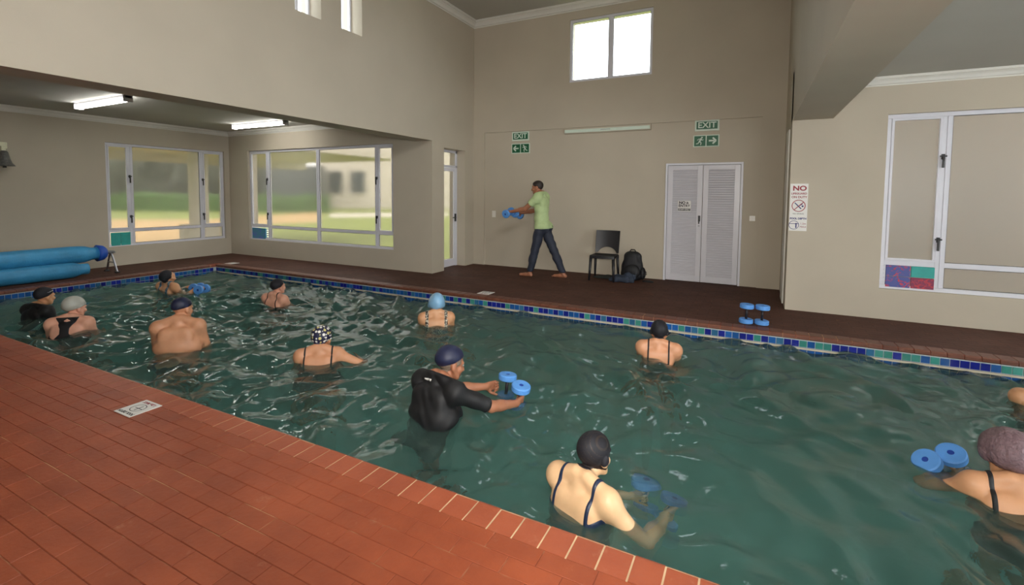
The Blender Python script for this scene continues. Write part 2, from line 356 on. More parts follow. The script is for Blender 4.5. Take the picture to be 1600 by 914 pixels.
BLO2 = blotch('red_purple_marble', srgb(128, 44, 78), srgb(190, 54, 66), 20, .54)
TEAL = mat('teal_panel', srgb(44, 158, 150), .5, .12, 10)
BLTE = blotch('blue_teal_marble', srgb(28, 120, 150), srgb(60, 96, 180), 6, .53)
def colpan(root, fr, u0, u1, z0, z1, m, label):
    mb = MB(); fr.box(mb, u0+.003, u1-.003, z0+.003, z1-.003, -.07, -.035); o = mb.build('coloured_panel', m, root, bevel=.004); o['label'] = label
um = 1.72
colpan(win3, frW, 1.475, um, .535, .672, BLO1, 'blue panel with red marbling'); colpan(win3, frW, um, 1.945, .535, .672, TEAL, 'plain teal panel')
colpan(win3, frW, 1.475, um, .40, .535, BLO1, 'blue and red marbled panel'); colpan(win3, frW, um, 1.945, .40, .535, BLO2, 'dark red marbled panel')
mm = MB(); frW.box(mm, 1.462, 1.475, .42, .67, -.075, -.04)
for k in range(5): frW.box(mm, 1.415, 1.475, .425+k*.05, .455+k*.05, -.075, -.042)
mm.build('vent_strip', FRAME, win3)
colpan(win1, frL, 4.835, 5.0, .40, .67, TEAL, 'teal panel'); colpan(win1, frL, 5.0, 5.175, .40, .67, TEAL, 'teal panel')
colpan(win2, frW, -10.6, -10.12, .41, .665, BLTE, 'teal and blue panel')
mm = MB()
for k in range(5): frW.box(mm, -10.11, -10.05, .43+k*.05, .46+k*.05, -.075, -.042)
mm.build('vent_strip', FRAME, win2)

# side glass door in the short wall
dx = XP-.20
m = MB(); y0, y1 = DOORH[0], DOORH[1]
m.box(dx-.05, dx, y0, y0+.05, 0, 2.385).box(dx-.05, dx, y1-.05, y1, 0, 2.385).box(dx-.05, dx, y0, y1, 2.335, 2.385).box(dx-.05, dx, y0, y1, 2.03, 2.08)
d1 = S(m.build('door_1', FRAME, bevel=.004))
MB().box(dx-.028, dx-.022, y0+.05, y1-.05, 2.08, 2.335).build('transom_pane', FROST, d1)
m = MB(); m.box(dx-.045, dx-.002, y0+.055, y0+.12, .01, 2.025).box(dx-.045, dx-.002, y1-.12, y1-.055, .01, 2.025).box(dx-.045, dx-.002, y0+.12, y1-.12, 1.96, 2.025).box(dx-.045, dx-.002, y0+.12, y1-.12, .01, .16)
leaf = m.build('door_leaf', FRAME, d1, bevel=.004)
MB().box(dx-.028, dx-.022, y0+.115, y1-.115, .155, 1.965).build('pane', FROST, leaf)
MB().box(dx-.002, dx+.03, y1-.10, y1-.075, .93, 1.09).box(dx+.02, dx+.035, y1-.20, y1-.075, 1.0, 1.02).build('door_handle', BLACKM, leaf, bevel=.003)

# louvred double door
YD = YB+RP
m = MB(); u0, u1, zt = DD[0], DD[1], DD[3]
m.box(u0, u0+.035, YD-.02, YD+.08, 0, zt).box(u1-.035, u1, YD-.02, YD+.08, 0, zt).box(u0+.035, u1-.035, YD-.02, YD+.08, zt-.035, zt)
d2 = S(m.build('door_2', FRAME, bevel=.003))
mid = (u0+u1)/2
for a, b in ((u0+.04, mid-.003), (mid+.003, u1-.04)):
    m = MB(); st = .085; F0, F1 = YD-.012, YD+.03
    m.box(a, a+st, F0, F1, .012, zt-.04).box(b-st, b, F0, F1, .012, zt-.04).box(a+st, b-st, F0, F1, zt-.12, zt-.04).box(a+st, b-st, F0, F1, .012, .11)
    lf = m.build('door_leaf', DOORW, d2, bevel=.003)
    m = MB(); n = 46; za, zb = .11, zt-.12; dz = (zb-za)/n
    for k in range(n):
        z = za+k*dz
        m.add([(a+st, F0+.003, z-.002), (b-st, F0+.003, z-.002), (b-st, F0+.003, z+.006), (a+st, F0+.003, z+.006), (a+st, F1-.008, z+dz*.95), (b-st, F1-.008, z+dz*.95), (b-st, F1-.014, z+dz*.95), (a+st, F1-.014, z+dz*.95)],
              [(0, 1, 2, 3), (3, 2, 5, 4), (0, 7, 6, 1), (4, 5, 6, 7)])
    lo = m.build('louvre_slats', DOORW, lf); lo['kind'] = 'stuff'
MB().box(mid-.06, mid-.025, YD-.03, YD-.012, 1.06, 1.16).box(mid-.055, mid-.035, YD-.04, YD-.03, 1.02, 1.10).build('door_handle', BLACKM, d2, bevel=.003)
MB().box(mid-.06, mid-.03, YD-.02, YD-.012, .97, .995).build('lock_plate', CHROME, d2, bevel=.002)

# ------------------------------------------------------------------ decks, coping, pavers
S(MB().box(XL, XE, FRONT, PY0-.16, -.30, -.003).build('floor', JOINT))
floor_near = bpy.data.objects['floor']
S(MB().box(XL, XE, PY1+.16, YB+.3, -.30, 0).build('floor_far', TERRAF))
S(MB().box(XL, PX0-.16, PY0-.16, PY1+.16, -.30, 0).build('floor_left', TERRAF))
S(MB().box(PX1+.16, XE, PY0-.16, PY1+.16, -.30, 0).build('floor_right', TERRAF))
PL, PW, JN = .235, .097, .004
pv = MB().cbox(-(PL-JN)/2, (PL-JN)/2, -(PW-JN)/2, (PW-JN)/2, -.012, 0, .0014).mesh('paver', TERRA)
rest = MB(); vis = []
ny = int((PY0-.165-FRONT)/PW)
for r in range(ny):
    y = PY0-.165-(r+.5)*PW
    off = (r % 2)*PL/2+.05
    n = int((XE-XL)/PL)
    for k in range(n):
        x = XL+off+(k+.5)*PL
        if x+PL/2 > XE: continue
        d = in_frame(x, y, 0)
        if d: vis.append((d, x, y))
        else: rest.cbox(x-(PL-JN)/2, x+(PL-JN)/2, y-(PW-JN)/2, y+(PW-JN)/2, -.012, 0, .0014)
vis.sort()
for i, (d, x, y) in enumerate(vis):
    if i < 300:
        o = bpy.data.objects.new('paver', pv); link(o, floor_near); o.location = (x, y, random.uniform(-.0006, .0004)); o.rotation_euler = (random.gauss(0, .002), random.gauss(0, .002), random.gauss(0, .003))
    else: rest.cbox(x-(PL-JN)/2, x+(PL-JN)/2, y-(PW-JN)/2, y+(PW-JN)/2, -.012, 0, .0014)
ro = rest.build('pavers_beyond', TERRA, floor_near); ro['kind'] = 'stuff'
# coping: bullnosed bricks on the pool edge
CPW, CPD = .126, .165
def coping_mesh(mname, m, l=CPW-.008):
    prof = [(0, -.05), (0, 0), (CPD-.022, 0), (CPD-.008, -.004), (CPD, -.016), (CPD, -.042), (CPD-.01, -.05)]
    return MB().prism([(p, z) for p, z in prof], 'x', -l/2, l/2).mesh(mname, m)
cpn = coping_mesh('coping_brick', TERRAC); cpf = coping_mesh('coping_brick_far', TERRAFC)
cop_near = S(MB().box(PX0-.16, PX1+.16, PY0-CPD, PY0-.014, -.06, -.0022).build('floor_coping_near', JOINTC))
cop_far = S(MB().box(PX0-.16, PX1+.16, PY1+.014, PY1+CPD, -.06, -.004).build('floor_coping_far', JOINT))
cop_left = S(MB().box(PX0-CPD, PX0-.014, PY0, PY1, -.06, -.004).build('floor_coping_left', JOINT))
n = int((PX1-PX0)/CPW)
for k in range(n):
    x = PX0+(k+.5)*CPW
    if in_frame(x, PY0-.08, 0):
        o = link(bpy.data.objects.new('coping_brick', cpn), cop_near); o.location = (x+.03, PY0-CPD, random.uniform(-.001, .001))
    if in_frame(x, PY1+.08, 0, 10):
        o = link(bpy.data.objects.new('coping_brick', cpf), cop_far); o.location = (x, PY1+CPD, random.uniform(-.001, .001)); o.rotation_euler = (0, 0, math.pi)
for k in range(int((PY1-PY0)/CPW)):
    o = link(bpy.data.objects.new('coping_brick', cpf), cop_left); o.location = (PX0-CPD, PY0+(k+.5)*CPW, 0); o.rotation_euler = (0, 0, -math.pi/2)

# ------------------------------------------------------------------ pool basin, tiles
BASIN = mat('pool_basin', srgb(196, 214, 206), .6, .12, 1.6)
S(MB().box(PX0-.2, PX1+.2, PY0-.2, PY1+.2, PF-.1, PF).build('floor_pool', BASIN))
wpn = S(MB().box(PX0-.2, PX1+.2, PY0-.15, PY0-.006, PF, -.05).build('wall_pool_near', BASIN))
wpf = S(MB().box(PX0-.2, PX1+.2, PY1+.006, PY1+.15, PF, -.05).build('wall_pool_far', [BASIN]))
wpl = S(MB().box(PX0-.15, PX0-.006, PY0, PY1, PF, -.05).build('wall_pool_left', BASIN))
S(MB().box(PX1+.006, PX1+.15, PY0, PY1, PF, -.05).build('wall_pool_right', BASIN))
for nm, a in (('wall_pool_far', (PX0, PX1, PY1+.0025, PY1+.0062, -.30, -.05)), ('wall_pool_left', (PX0-.0062, PX0-.0025, PY0, PY1, -.30, -.05))):
    MB().box(*a).build('grout', GROUT, bpy.data.objects[nm])
TC = [mat('tile_navy', srgb(26, 36, 128), .18, .1, 30, rand=.2), mat('tile_blue', srgb(30, 82, 146), .18, .1, 30, rand=.2), mat('tile_teal', srgb(58, 130, 120), .2, .1, 30, rand=.15), mat('tile_steel_blue', srgb(46, 96, 132), .2, .1, 30, rand=.2)]
TP = .0735; TS = TP-.006
tm = [MB().box(-TS/2, TS/2, -.005, .003, -TS/2, TS/2).mesh('pool_tile', c) for c in TC]
cnt = 0
n = int((PX1-PX0)/TP)
under = MB()
for k in range(n):
    x = PX0+(k+.5)*TP
    if in_frame(x, PY1, -.09, 12):
        c = random.choices(range(4), (.32, .27, .26, .15) if x > -4.5 else (.3, .42, .06, .22))[0]
        o = link(bpy.data.objects.new('pool_tile', tm[c]), wpf); o.location = (x, PY1+.003, -.0565-TP/2)
    for r in (1, 2): under.box(x-TS/2, x+TS/2, PY1-.002, PY1+.006, -.0565-TP*(r+1)+.003, -.0565-TP*r-.003)
u_ = under.build('tiles_below', TC[1], wpf); u_['kind'] = 'stuff'
for k in range(int((PY1-PY0)/TP)):
    y = PY0+(k+.5)*TP
    for r in (0, 1):
        c = random.choices(range(4), (.28, .42, .04, .26))[0]
        o = link(bpy.data.objects.new('pool_tile', tm[c]), wpl); o.location = (PX0-.003, y, -.0565-TP*(r+.5)); o.rotation_euler = (0, 0, math.pi/2)
LEDGE = mat('ledge_cement', srgb(190, 180, 160), .6, .12, 10)
MB().box(PX0, PX1, PY1-.022, PY1, -.152, -.1335).build('ledge', LEDGE, wpf, bevel=.004)

# ------------------------------------------------------------------ water
def water():
    x0, x1, y0, y1 = PX0+.001, PX1, PY0-.003, PY1-.0035
    st = .021; nx = int((x1-x0)/st); nyy = int((y1-y0)/st)
    X, Y = np.meshgrid(np.linspace(x0, x1, nx), np.linspace(y0, y1, nyy), indexing='ij')
    Z = np.zeros_like(X); r = np.random.RandomState(3)
    warpx = .10*np.sin(1.7*Y+.6*X)+.07*np.sin(2.9*X-1.3*Y+1)+.03*np.sin(6.1*X+4*Y); warpy = .10*np.sin(1.9*X-.8*Y)+.07*np.sin(3.1*Y+1.7*X)+.03*np.sin(5.3*Y-4.4*X)
    for i in range(70):
        lam = .13*(5.0**(r.rand()**1.2)); th = r.normal(.75, .8); sl = .066*r.uniform(.5, 1.3)*min(1, (lam/.2))
        k = 2*math.pi/lam; ph = r.rand()*6.28; a = sl/k
        q = np.sin(k*(math.cos(th)*(X+warpx)+math.sin(th)*(Y+warpy))+ph)
        Z += a*(q+.35*q*q)*(.8+.5*np.sin(.8*X*math.cos(th*3+i)+1.1*Y*math.sin(th*2+i)+i))
    env = .8+.3*np.sin(.9*X+.4)*np.sin(1.3*Y+.5)+.35*np.clip((-2.5-X)/3, 0, 1)
    Z *= env
    Z -= Z.mean()
    V = np.stack([X, Y, Z+WZ], -1).reshape(-1, 3)
    I = np.arange(nx*nyy).reshape(nx, nyy)
    Q = np.stack([I[:-1, :-1], I[1:, :-1], I[1:, 1:], I[:-1, 1:]], -1).reshape(-1, 4)
    return V, Q
def np_mesh(name, V, Q, m, smooth=True):
    me = bpy.data.meshes.new(name); nv, nf = len(V), len(Q); k = Q.shape[1]
    me.vertices.add(nv); me.vertices.foreach_set('co', np.asarray(V, np.float32).ravel())
    me.loops.add(nf*k); me.loops.foreach_set('vertex_index', np.asarray(Q, np.int32).ravel())
    me.polygons.add(nf); me.polygons.foreach_set('loop_start', np.arange(0, nf*k, k, dtype=np.int32))
    me.polygons.foreach_set('use_smooth', np.full(nf, smooth))
    me.materials.append(m); me.update(calc_edges=True); me.validate(); return me
def water_mat():
    m = bpy.data.materials.new('pool_water'); m.use_nodes = True; nt = m.node_tree; N = nt.nodes; L = nt.links
    N.remove(N['Principled BSDF']); out = N['Material Output']
    geo = N.new('ShaderNodeNewGeometry')
    nz = N.new('ShaderNodeTexNoise'); nz.inputs['Scale'].default_value = 17; nz.inputs['Detail'].default_value = 3; nz.inputs['Distortion'].default_value = .6
    L.new(geo.outputs['Position'], nz.inputs['Vector'])
    b = N.new('ShaderNodeBump'); b.inputs['Strength'].default_value = .22; b.inputs['Distance'].default_value = .012; L.new(nz.outputs['Fac'], b.inputs['Height'])
    t = N.new('ShaderNodeBsdfTransparent'); t.inputs[0].default_value = (.97, 1, 1, 1)
    rf = N.new('ShaderNodeBsdfRefraction'); rf.inputs['IOR'].default_value = 1.33; rf.inputs['Roughness'].default_value = 0; L.new(b.outputs[0], rf.inputs['Normal'])
    d = N.new('ShaderNodeBsdfDiffuse'); d.inputs[0].default_value = srgb(104, 138, 130)
    g = N.new('ShaderNodeBsdfGlossy'); g.inputs['Roughness'].default_value = .02; L.new(b.outputs[0], g.inputs['Normal'])
    m1 = N.new('ShaderNodeMixShader'); m1.inputs[0].default_value = .8; L.new(t.outputs[0], m1.inputs[1]); L.new(rf.outputs[0], m1.inputs[2])
    m2 = N.new('ShaderNodeMixShader'); m2.inputs[0].default_value = .21; L.new(m1.outputs[0], m2.inputs[1]); L.new(d.outputs[0], m2.inputs[2])
    fr = N.new('ShaderNodeFresnel'); fr.inputs['IOR'].default_value = 1.33; L.new(b.outputs[0], fr.inputs['Normal'])
    m3 = N.new('ShaderNodeMixShader'); L.new(fr.outputs[0], m3.inputs[0]); L.new(m2.outputs[0], m3.inputs[1]); L.new(g.outputs[0], m3.inputs[2])
    L.new(m3.outputs[0], out.inputs['Surface'])
    va = N.new('ShaderNodeVolumeAbsorption'); va.inputs['Color'].default_value = (.68, .86, .85, 1); va.inputs['Density'].default_value = 1.8
    L.new(va.outputs[0], out.inputs['Volume'])
    return m
V, Q = water()
wo = link(bpy.data.objects.new('pool_water', np_mesh('pool_water', V, Q, water_mat())))
tag(wo, 'rippling teal water filling the indoor pool', 'water', kind='stuff')

#@@OBJECTS
# ------------------------------------------------------------------ outdoors seen through the frosted panes
def at(u, v, depth):
    return Vector((0, 0, CH))+(r2*((u-CCX)/CF)-u2*((v-CCY)/CF)+fwd)*depth
GRASS = mat('lawn_grass', srgb(122, 132, 56), .9, .25, .6, .4, 30)
SAND = mat('sandy_ground', srgb(178, 146, 96), .9, .12, .8)
HEDGE = mat('hedge_leaf', srgb(62, 92, 34), .9, .35, 2.5, .6, 12)
DKBLD = mat('dark_shed_wall', srgb(72, 78, 80), .9, .15, .4)
PALEB = mat('pale_render', srgb(205, 196, 182), .9, .05, .4)
DKWIN = mat('dark_window', srgb(58, 66, 66), .3, .1, 1)
lawn = MB()
for (a, b, c, d) in ((XL-90, XL-T, -40, 120), (XL-T, XPi, YW+T, 120), (XPi, 60, YB+.3, 120)):
    lawn.box(a, b, c, d, -.35, -.2)
S(lawn.build('lawn', GRASS))
def ground_patch(name, pix, m, z):
    v = []
    for (u, vv) in pix:
        d = r2*((u-CCX)/CF)-u2*((vv-CCY)/CF)+fwd; t = (z-CH)/d.z; v.append(Vector((0, 0, CH))+d*t)
    mb = MB(); n = len(v); mb.add(v+[q-Vector((0, 0, .04)) for q in v], [tuple(range(n)), tuple(reversed(range(n, 2*n)))]+[(i, (i+1) % n, n+(i+1) % n, n+i) for i in range(n)])
    return S(mb.build(name, m))
ground_patch('sand_yard', [(150, 400), (150, 343), (330, 343), (500, 331), (500, 347), (360, 352), (330, 400)], SAND, -.19)
S(MB().box(.9, 14, YB+.3, 11.2, -.22, -.17).build('added_paving', PALEB))  # unseen, added to keep green lawn bounce off the right window
S(MB().box(-17, XL-T-.02, 2.0, 14, 2.72, 2.9).box(-17, -16.7, 2.0, 14, 2.45, 2.72).build('veranda_roof', PALEB))
ground_patch('garden_path', [(515, 334), (700, 332), (700, 337), (515, 339)], PALEB, -.185)
def bulk(name, u0, u1, v0, v1, depth, thick, m, label, cat, noisy=0, par=None):
    a = at(u0, v1, depth); b = at(u1, v1, depth); c = at((u0+u1)/2, v0, depth)
    d = (b-a); d.z = 0; L_ = d.length; d.normalize(); n = Vector((d.y, -d.x, 0)); 
    if n.dot(fwd) < 0: n = -n
    h = c.z+.2
    mb = MB(); nx_, nz_ = (24, 8) if noisy else (1, 1)
    ang = math.atan2(d.y, d.x)
    if noisy:
        V_ = []; F_ = []
        rr = random.Random(len(name))
        secs = [(0, 0), (0, h*.5), (.06*thick, h*.9), (thick*.5, h), (thick*.94, h*.9), (thick, h*.5), (thick, 0)]
        for i in range(nx_+1):
            for (q, z) in secs: V_.append((L_*i/nx_+rr.uniform(-.1, .1), q+rr.uniform(-noisy, noisy), max(0, z+rr.uniform(-noisy, noisy)) if z else 0))
        k = len(secs)
        for i in range(nx_):
            for j in range(k-1): F_.append((i*k+j, i*k+j+1, (i+1)*k+j+1, (i+1)*k+j))
        F_.append(tuple(range(k))); F_.append(tuple(reversed(range(nx_*k, nx_*k+k))))
        mb.add(V_, F_)
    else: mb.box(0, L_, 0, thick, 0, h)
    s_ = 1 if d.cross(n).z > 0 else -1
    o = mb.build(name, m, par); o.location = (a.x, a.y, -.2); o.rotation_euler = (0, 0, ang)
    if s_ < 0: o.scale = (1, -1, 1)
    if label: tag(o, label, cat)
    return o, L_, h
bulk('hedge', 120, 506, 303, 331, 41, 1.6, HEDGE, 'long clipped green hedge across the garden outside the windows', 'hedge', .14)
bulk('shrub_mass', 110, 402, 243, 330, 46, 4, mat('dark_foliage', srgb(62, 66, 54), .9, .4, .8, .6, 4), 'dark tall shrubs behind the hedge, outside the left corner window', 'shrubs', .5)
bulk('garden_shed', 412, 494, 258, 320, 47, 2.5, DKBLD, 'dark low building behind the hedge in the garden', 'building')
hb, L_, h_ = bulk('house', 497, 760, 150, 330, 52, 8, PALEB, 'pale house with two dark windows beyond the lawn', 'building')
for (a, b) in ((513, 536), (549, 571)):
    p = at(a, 302, 52); q = at(b, 268, 52); o0 = Vector(hb.location); dv = Vector((math.cos(hb.rotation_euler.z), math.sin(hb.rotation_euler.z), 0))
    x0_, x1_ = (p-o0).dot(dv), (q-o0).dot(dv)
    MB().box(x0_, x1_, -.06, .3, p.z+.2, q.z+.2).build('window', DKWIN, hb)
    MB().box(x0_-.1, x1_+.1, -.1, .2, p.z+.05, p.z+.2).build('window_sill', PALEB, hb)
cp = at(311, 330, 13)
col = empty('veranda_column', (cp.x, cp.y, -.2)); tag(col, 'pale square veranda column on a plinth outside the corner window', 'column')
MB().box(-.17, .17, -.17, .17, 0, 3.4).build('shaft', PALEB, col); MB().box(-.34, .34, -.34, .34, 0, .82).build('plinth', PALEB, col)
S(MB().box(.9, 14, 11.2, 11.4, -.2, 4.6).build('wall_courtyard', mat('courtyard_wall', srgb(118, 108, 95), .85, .06, .7)))

# ------------------------------------------------------------------ fluorescent lamps
TUBE = mat('lamp_diffuser', (1, 1, 1, 1), .4, .01, 3, emit=(1, .98, .92, 1), es=20)
def lamp(x0, x1, y, label, z=ZA):
    r = empty('ceiling_lamp', ((x0+x1)/2, y, z)); tag(r, label, 'ceiling lamp', 'fluorescent ceiling lamps'); l = (x1-x0)/2
    MB().box(-l, l, -.05, .05, -.045, 0).build('housing', FRAME, r, bevel=.006)
    n = 10; poly = [(.06*math.cos(a), -.045-.05*math.sin(a)) for a in [math.pi*k/n for k in range(n+1)]]
    MB().prism(poly, 'x', -l+.02, l-.02).build('diffuser', TUBE, r, smooth=False)
    for s_ in (-1, 1): MB().box(s_*l-.02 if s_ > 0 else -l, l if s_ > 0 else -l+.02, -.064, .064, -.10, 0).build('end_cap', FRAME, r, bevel=.004)
lamp(-9.98, -8.42, 3.86, 'lit fluorescent ceiling lamp nearer the left edge of the picture'); lamp(-9.95, -8.32, 6.5, 'lit fluorescent ceiling lamp in front of the garden window')
lamp(3.3, 4.8, 6.05, 'lit fluorescent ceiling lamp above the right-hand window')
# switched-off batten at the top of the wall panel
r = empty('wall_batten', (-2.48, YD, 2.715)); tag(r, 'unlit slim white fluorescent batten high on the back wall', 'wall lamp')
MB().box(-.815, .815, -.05, 0, -.05, .055).build('housing', WALL, r, bevel=.004)
MB().box(-.80, .80, -.068, -.05, -.035, .025).build('diffuser', PALEG, r, bevel=.006); MB().box(-.09, .09, -.072, -.068, -.008, .004).build('badge', CHROME, r)

# ------------------------------------------------------------------ signs
def to_mesh(o):
    me = bpy.data.meshes.new_from_object(o); n_ = o.name; p_ = o.parent; lo_, ro_, sc_ = tuple(o.location), tuple(o.rotation_euler), tuple(o.scale)
    bpy.data.objects.remove(o); q = link(bpy.data.objects.new('lettering', me), p_); q.location, q.rotation_euler, q.scale = lo_, ro_, sc_; return q
def text(parent, s, x, z, size, m, y=-.006, align='CENTER', bold=0, sx=1, name='lettering', extr=.0008):
    c = bpy.data.curves.new(name, 'FONT'); c.body = s; c.size = size; c.align_x = align; c.align_y = 'CENTER'; c.extrude = extr; c.offset = bold
    c.materials.append(m); o = bpy.data.objects.new(name, c); link(o, parent); o.location = (x, y, z); o.rotation_euler = (math.pi/2, 0, 0); o.scale = (sx, 1, 1); return to_mesh(o)
def slab(w, h, t): return MB().box(-w/2, w/2, -t, 0, -h/2, h/2)
def exit_sign(xc, zc, label):
    r = empty('exit_sign', (xc, YD, zc)); tag(r, label, 'sign', 'green exit signs')
    slab(.385, .185, .012).build('board', PALEG, r, bevel=.003); MB().box(-.165, .165, -.015, -.012, -.062, .066).build('field', GREENS, r)
    text(r, 'EXIT', 0, .001, .135, PALEG, -.017, bold=.003, sx=1.05)
exit_sign(-4.245, 2.675, 'green EXIT sign above the left-pointing arrow'); exit_sign(-.745, 2.69, 'green EXIT sign above the louvred double doors')
def flat(m_, poly, y0, y1): m_.prism(poly, 'y', y0, y1)
def limb(m_, a, b, w0, y0, y1):
    a, b = Vector(a), Vector(b); d = (b-a).normalized(); n_ = Vector((-d.y, d.x))*w0/2
    flat(m_, [(a-n_)[:], (b-n_)[:], (b+n_)[:], (a+n_)[:]], y0, y1)
def runner(par, xc, flip, name='running_figure'):
    m_ = MB(); f = -1 if flip else 1; P = lambda x, z: (xc+f*x, z); Y0, Y1 = -.018, -.014
    flat(m_, [P(.032+.014*math.cos(a), .058+.014*math.sin(a)) for a in [k*math.pi/5 for k in range(10)]], Y0, Y1)
    for a, b, w_ in (((.022, .045), (-.008, -.012), .028), ((.02, .036), (-.022, .034), .011), ((-.022, .034), (-.042, .012), .010), ((.02, .036), (.036, .012), .011), ((.036, .012), (.056, .022), .010),
                     ((-.006, -.01), (.022, -.03), .015), ((.022, -.03), (.012, -.068), .013), ((-.01, -.01), (-.03, -.042), .015), ((-.03, -.042), (-.06, -.046), .013)):
        limb(m_, P(*a), P(*b), w_, Y0, Y1)
    m_.build(name, PALEG, par)
def arrow(par, xc, d):
    m_ = MB(); P = lambda x, z: (xc+d*x, z); Y0, Y1 = -.018, -.014
    limb(m_, P(-.055, 0), P(.03, 0), .026, Y0, Y1); limb(m_, P(.058, 0), P(.005, .05), .026, Y0, Y1); limb(m_, P(.058, 0), P(.005, -.05), .026, Y0, Y1)
    m_.build('arrow', PALEG, par)
def dir_sign(xc, zc, left, label):
    r = empty('direction_sign', (xc, YD, zc)); tag(r, label, 'sign', 'green escape route signs')
    slab(.41, .20, .012).build('board', PALEG, r, bevel=.003)
    for s_ in (-1, 1): MB().box(s_*.098-.09, s_*.098+.09, -.014, -.012, -.085, .085).build('field', GREENS, r)
    if left: arrow(r, -.098, -1); runner(r, .098, True)
    else: arrow(r, .098, 1); runner(r, -.098, False)
dir_sign(-4.24, 2.43, True, 'green running man sign with arrow pointing left'); dir_sign(-.752, 2.43, False, 'green running man sign with arrow pointing right')
r = empty('no_entry_sign', (-1.07, YD-.013, 1.32)); tag(r, 'small NO ENTRY sign on the left louvred door leaf', 'sign')
slab(.215, .185, .006).build('board', WHITEP, r); text(r, 'NO', -.035, .055, .065, BLACKP, -.0075, bold=.003); text(r, 'ENTRY', 0, .003, .06, BLACKP, -.0075, bold=.002)
m_ = MB(); limb(m_, (.04, .035), (.05, .075), .012, -.008, -.006); limb(m_, (.05, .06), (.07, .035), .010, -.008, -.006); limb(m_, (.032, .055), (.068, .06), .008, -.008, -.006); m_.build('walking_figure', BLACKP, r)
MB().box(-.1, .1, -.008, -.006, -.08, -.04).build('black_bar', BLACKP, r); text(r, 'STAFF ONLY', 0, -.06, .032, WHITEP, -.0095, bold=.001)
def ring(par, xc, zc, rad, w_, m, y0, y1, sx=1, name='circle'):
    mb = MB(); n = 40; v = []; 
    for k in range(n):
        a = 2*math.pi*k/n
        for q in (rad, rad-w_):
            for y in (y0, y1): v.append((xc+sx*q*math.cos(a), y, zc+q*math.sin(a)))
    f = []
    for k in range(n):
        a, b = 4*k, 4*((k+1) % n)
        f += [(a, b, b+2, a+2), (a+1, a+3, b+3, b+1), (a, a+1, b+1, b), (a+2, b+2, b+3, a+3)]
    mb.add(v, f); return mb.build(name, m, par)
r = empty('lifeguard_notice', (.524, YW, 1.36)); tag(r, 'white NO LIFEGUARD ON DUTY notice on the right-hand pier', 'sign')
slab(.20, .615, .004).build('board', WHITEP, r)
text(r, 'NO', .005, .245, .085, REDP, -.0055, bold=.003, sx=1.15); text(r, 'LIFEGUARD', .0, .178, .034, REDP, -.0055, bold=.001); text(r, 'ON DUTY', .003, .132, .038, REDP, -.0055, bold=.001)
ring(r, 0, .02, .078, .009, REDP, -.0062, -.004)
m_ = MB(); limb(m_, (-.05, -.035), (.055, .07), .009, -.0065, -.004); m_.build('red_bar', REDP, r)
m_ = MB(); limb(m_, (-.045, .06), (.03, -.02), .012, -.006, -.004); limb(m_, (-.02, .0), (.045, .045), .008, -.006, -.004); flat(m_, [(.045+.012*math.cos(a), .015+.012*math.sin(a)) for a in [k*math.pi/5 for k in range(10)]], -.006, -.004); m_.build('swimmer_figure', NAVYP, r)
text(r, 'NO DIVING', 0, -.085, .024, BLACKP, -.0055); text(r, 'POOL DEPTH', 0, -.148, .031, NAVYP, -.0055, bold=.0015)
ring(r, -.045, -.232, .058, .006, NAVYP, -.0062, -.004)
m_ = MB(); limb(m_, (-.10, -.215), (.005, -.215), .007, -.006, -.004); limb(m_, (-.02, -.205), (-.02, -.27), .014, -.006, -.004); m_.build('depth_figure', NAVYP, r)
text(r, '1.2m', .058, -.213, .034, REDP, -.0055); text(r, 'MAX', .058, -.255, .034, REDP, -.0055)
def floor_sign(x, y, rz, label, w_=.29, h_=.165):
    r = empty('depth_plate', (x, y, .0008), rz); tag(r, label, 'floor sign', 'pool depth plates set in the deck')
    MB().cbox(-w_/2, w_/2, -h_/2, h_/2, 0, .004, .001).build('plate', WHITEP, r)
    def tx(s, yy, size, m, b): 
        o = text(r, s, 0, 0, size, m, bold=b, extr=.0003); o.location = (0, yy, .0046); o.rotation_euler = (0, 0, 0)
        return o
    return r, tx, w_, h_
for (x, y, rz, lab) in ((-3.735, 1.70, .0, 'white pool depth plate on the near terracotta deck'), (-9.74, 6.24, .0, 'white pool depth plate by the far left pool corner'), (-3.57, 6.23, .0, 'white pool depth plate on the far deck, in front of the instructor')):
    near = y < 3
    r, tx, w_, h_ = floor_sign(x, y, math.pi if near else 0, lab, .20, .20)
    tx('POOL DEPTH', .072 if True else 0, .03, BLACKP, .001); tx('1.2m MAX', -.072, .032, REDP, .001)
    n = 36; mb = MB(); v = []; f = []
    for k in range(n):
        a = 2*math.pi*k/n
        for q in (.048, .043): v.append((q*math.cos(a)*1.2, q*math.sin(a), .0046))
    for k in range(n): a, b = 2*k, 2*((k+1) % n); f.append((a, b, b+1, a+1))
    mb.add(v, f); mb.box(-.05, .03, .0, .005, .0043, .0047).box(-.012, -.004, -.03, .03, .0043, .0047); mb.build('depth_symbol', BLACKP, r)
def switch(x, z, w_, h_, lab, plane=YD):
    r = empty('switch_plate', (x, plane, z)); tag(r, lab, 'switch', 'wall switch plates'); slab(w_, h_, .01).build('plate', PLATE, r, bevel=.003)
    MB().box(-w_*.22, w_*.22, -.015, -.01, -h_*.25, h_*.25).build('rocker', PLATE, r, bevel=.002)
switch(-4.85, 1.085, .085, .135, 'white switch plate to the left of the instructor'); switch(-.01, 1.135, .085, .085, 'small white switch plate to the right of the louvred doors')
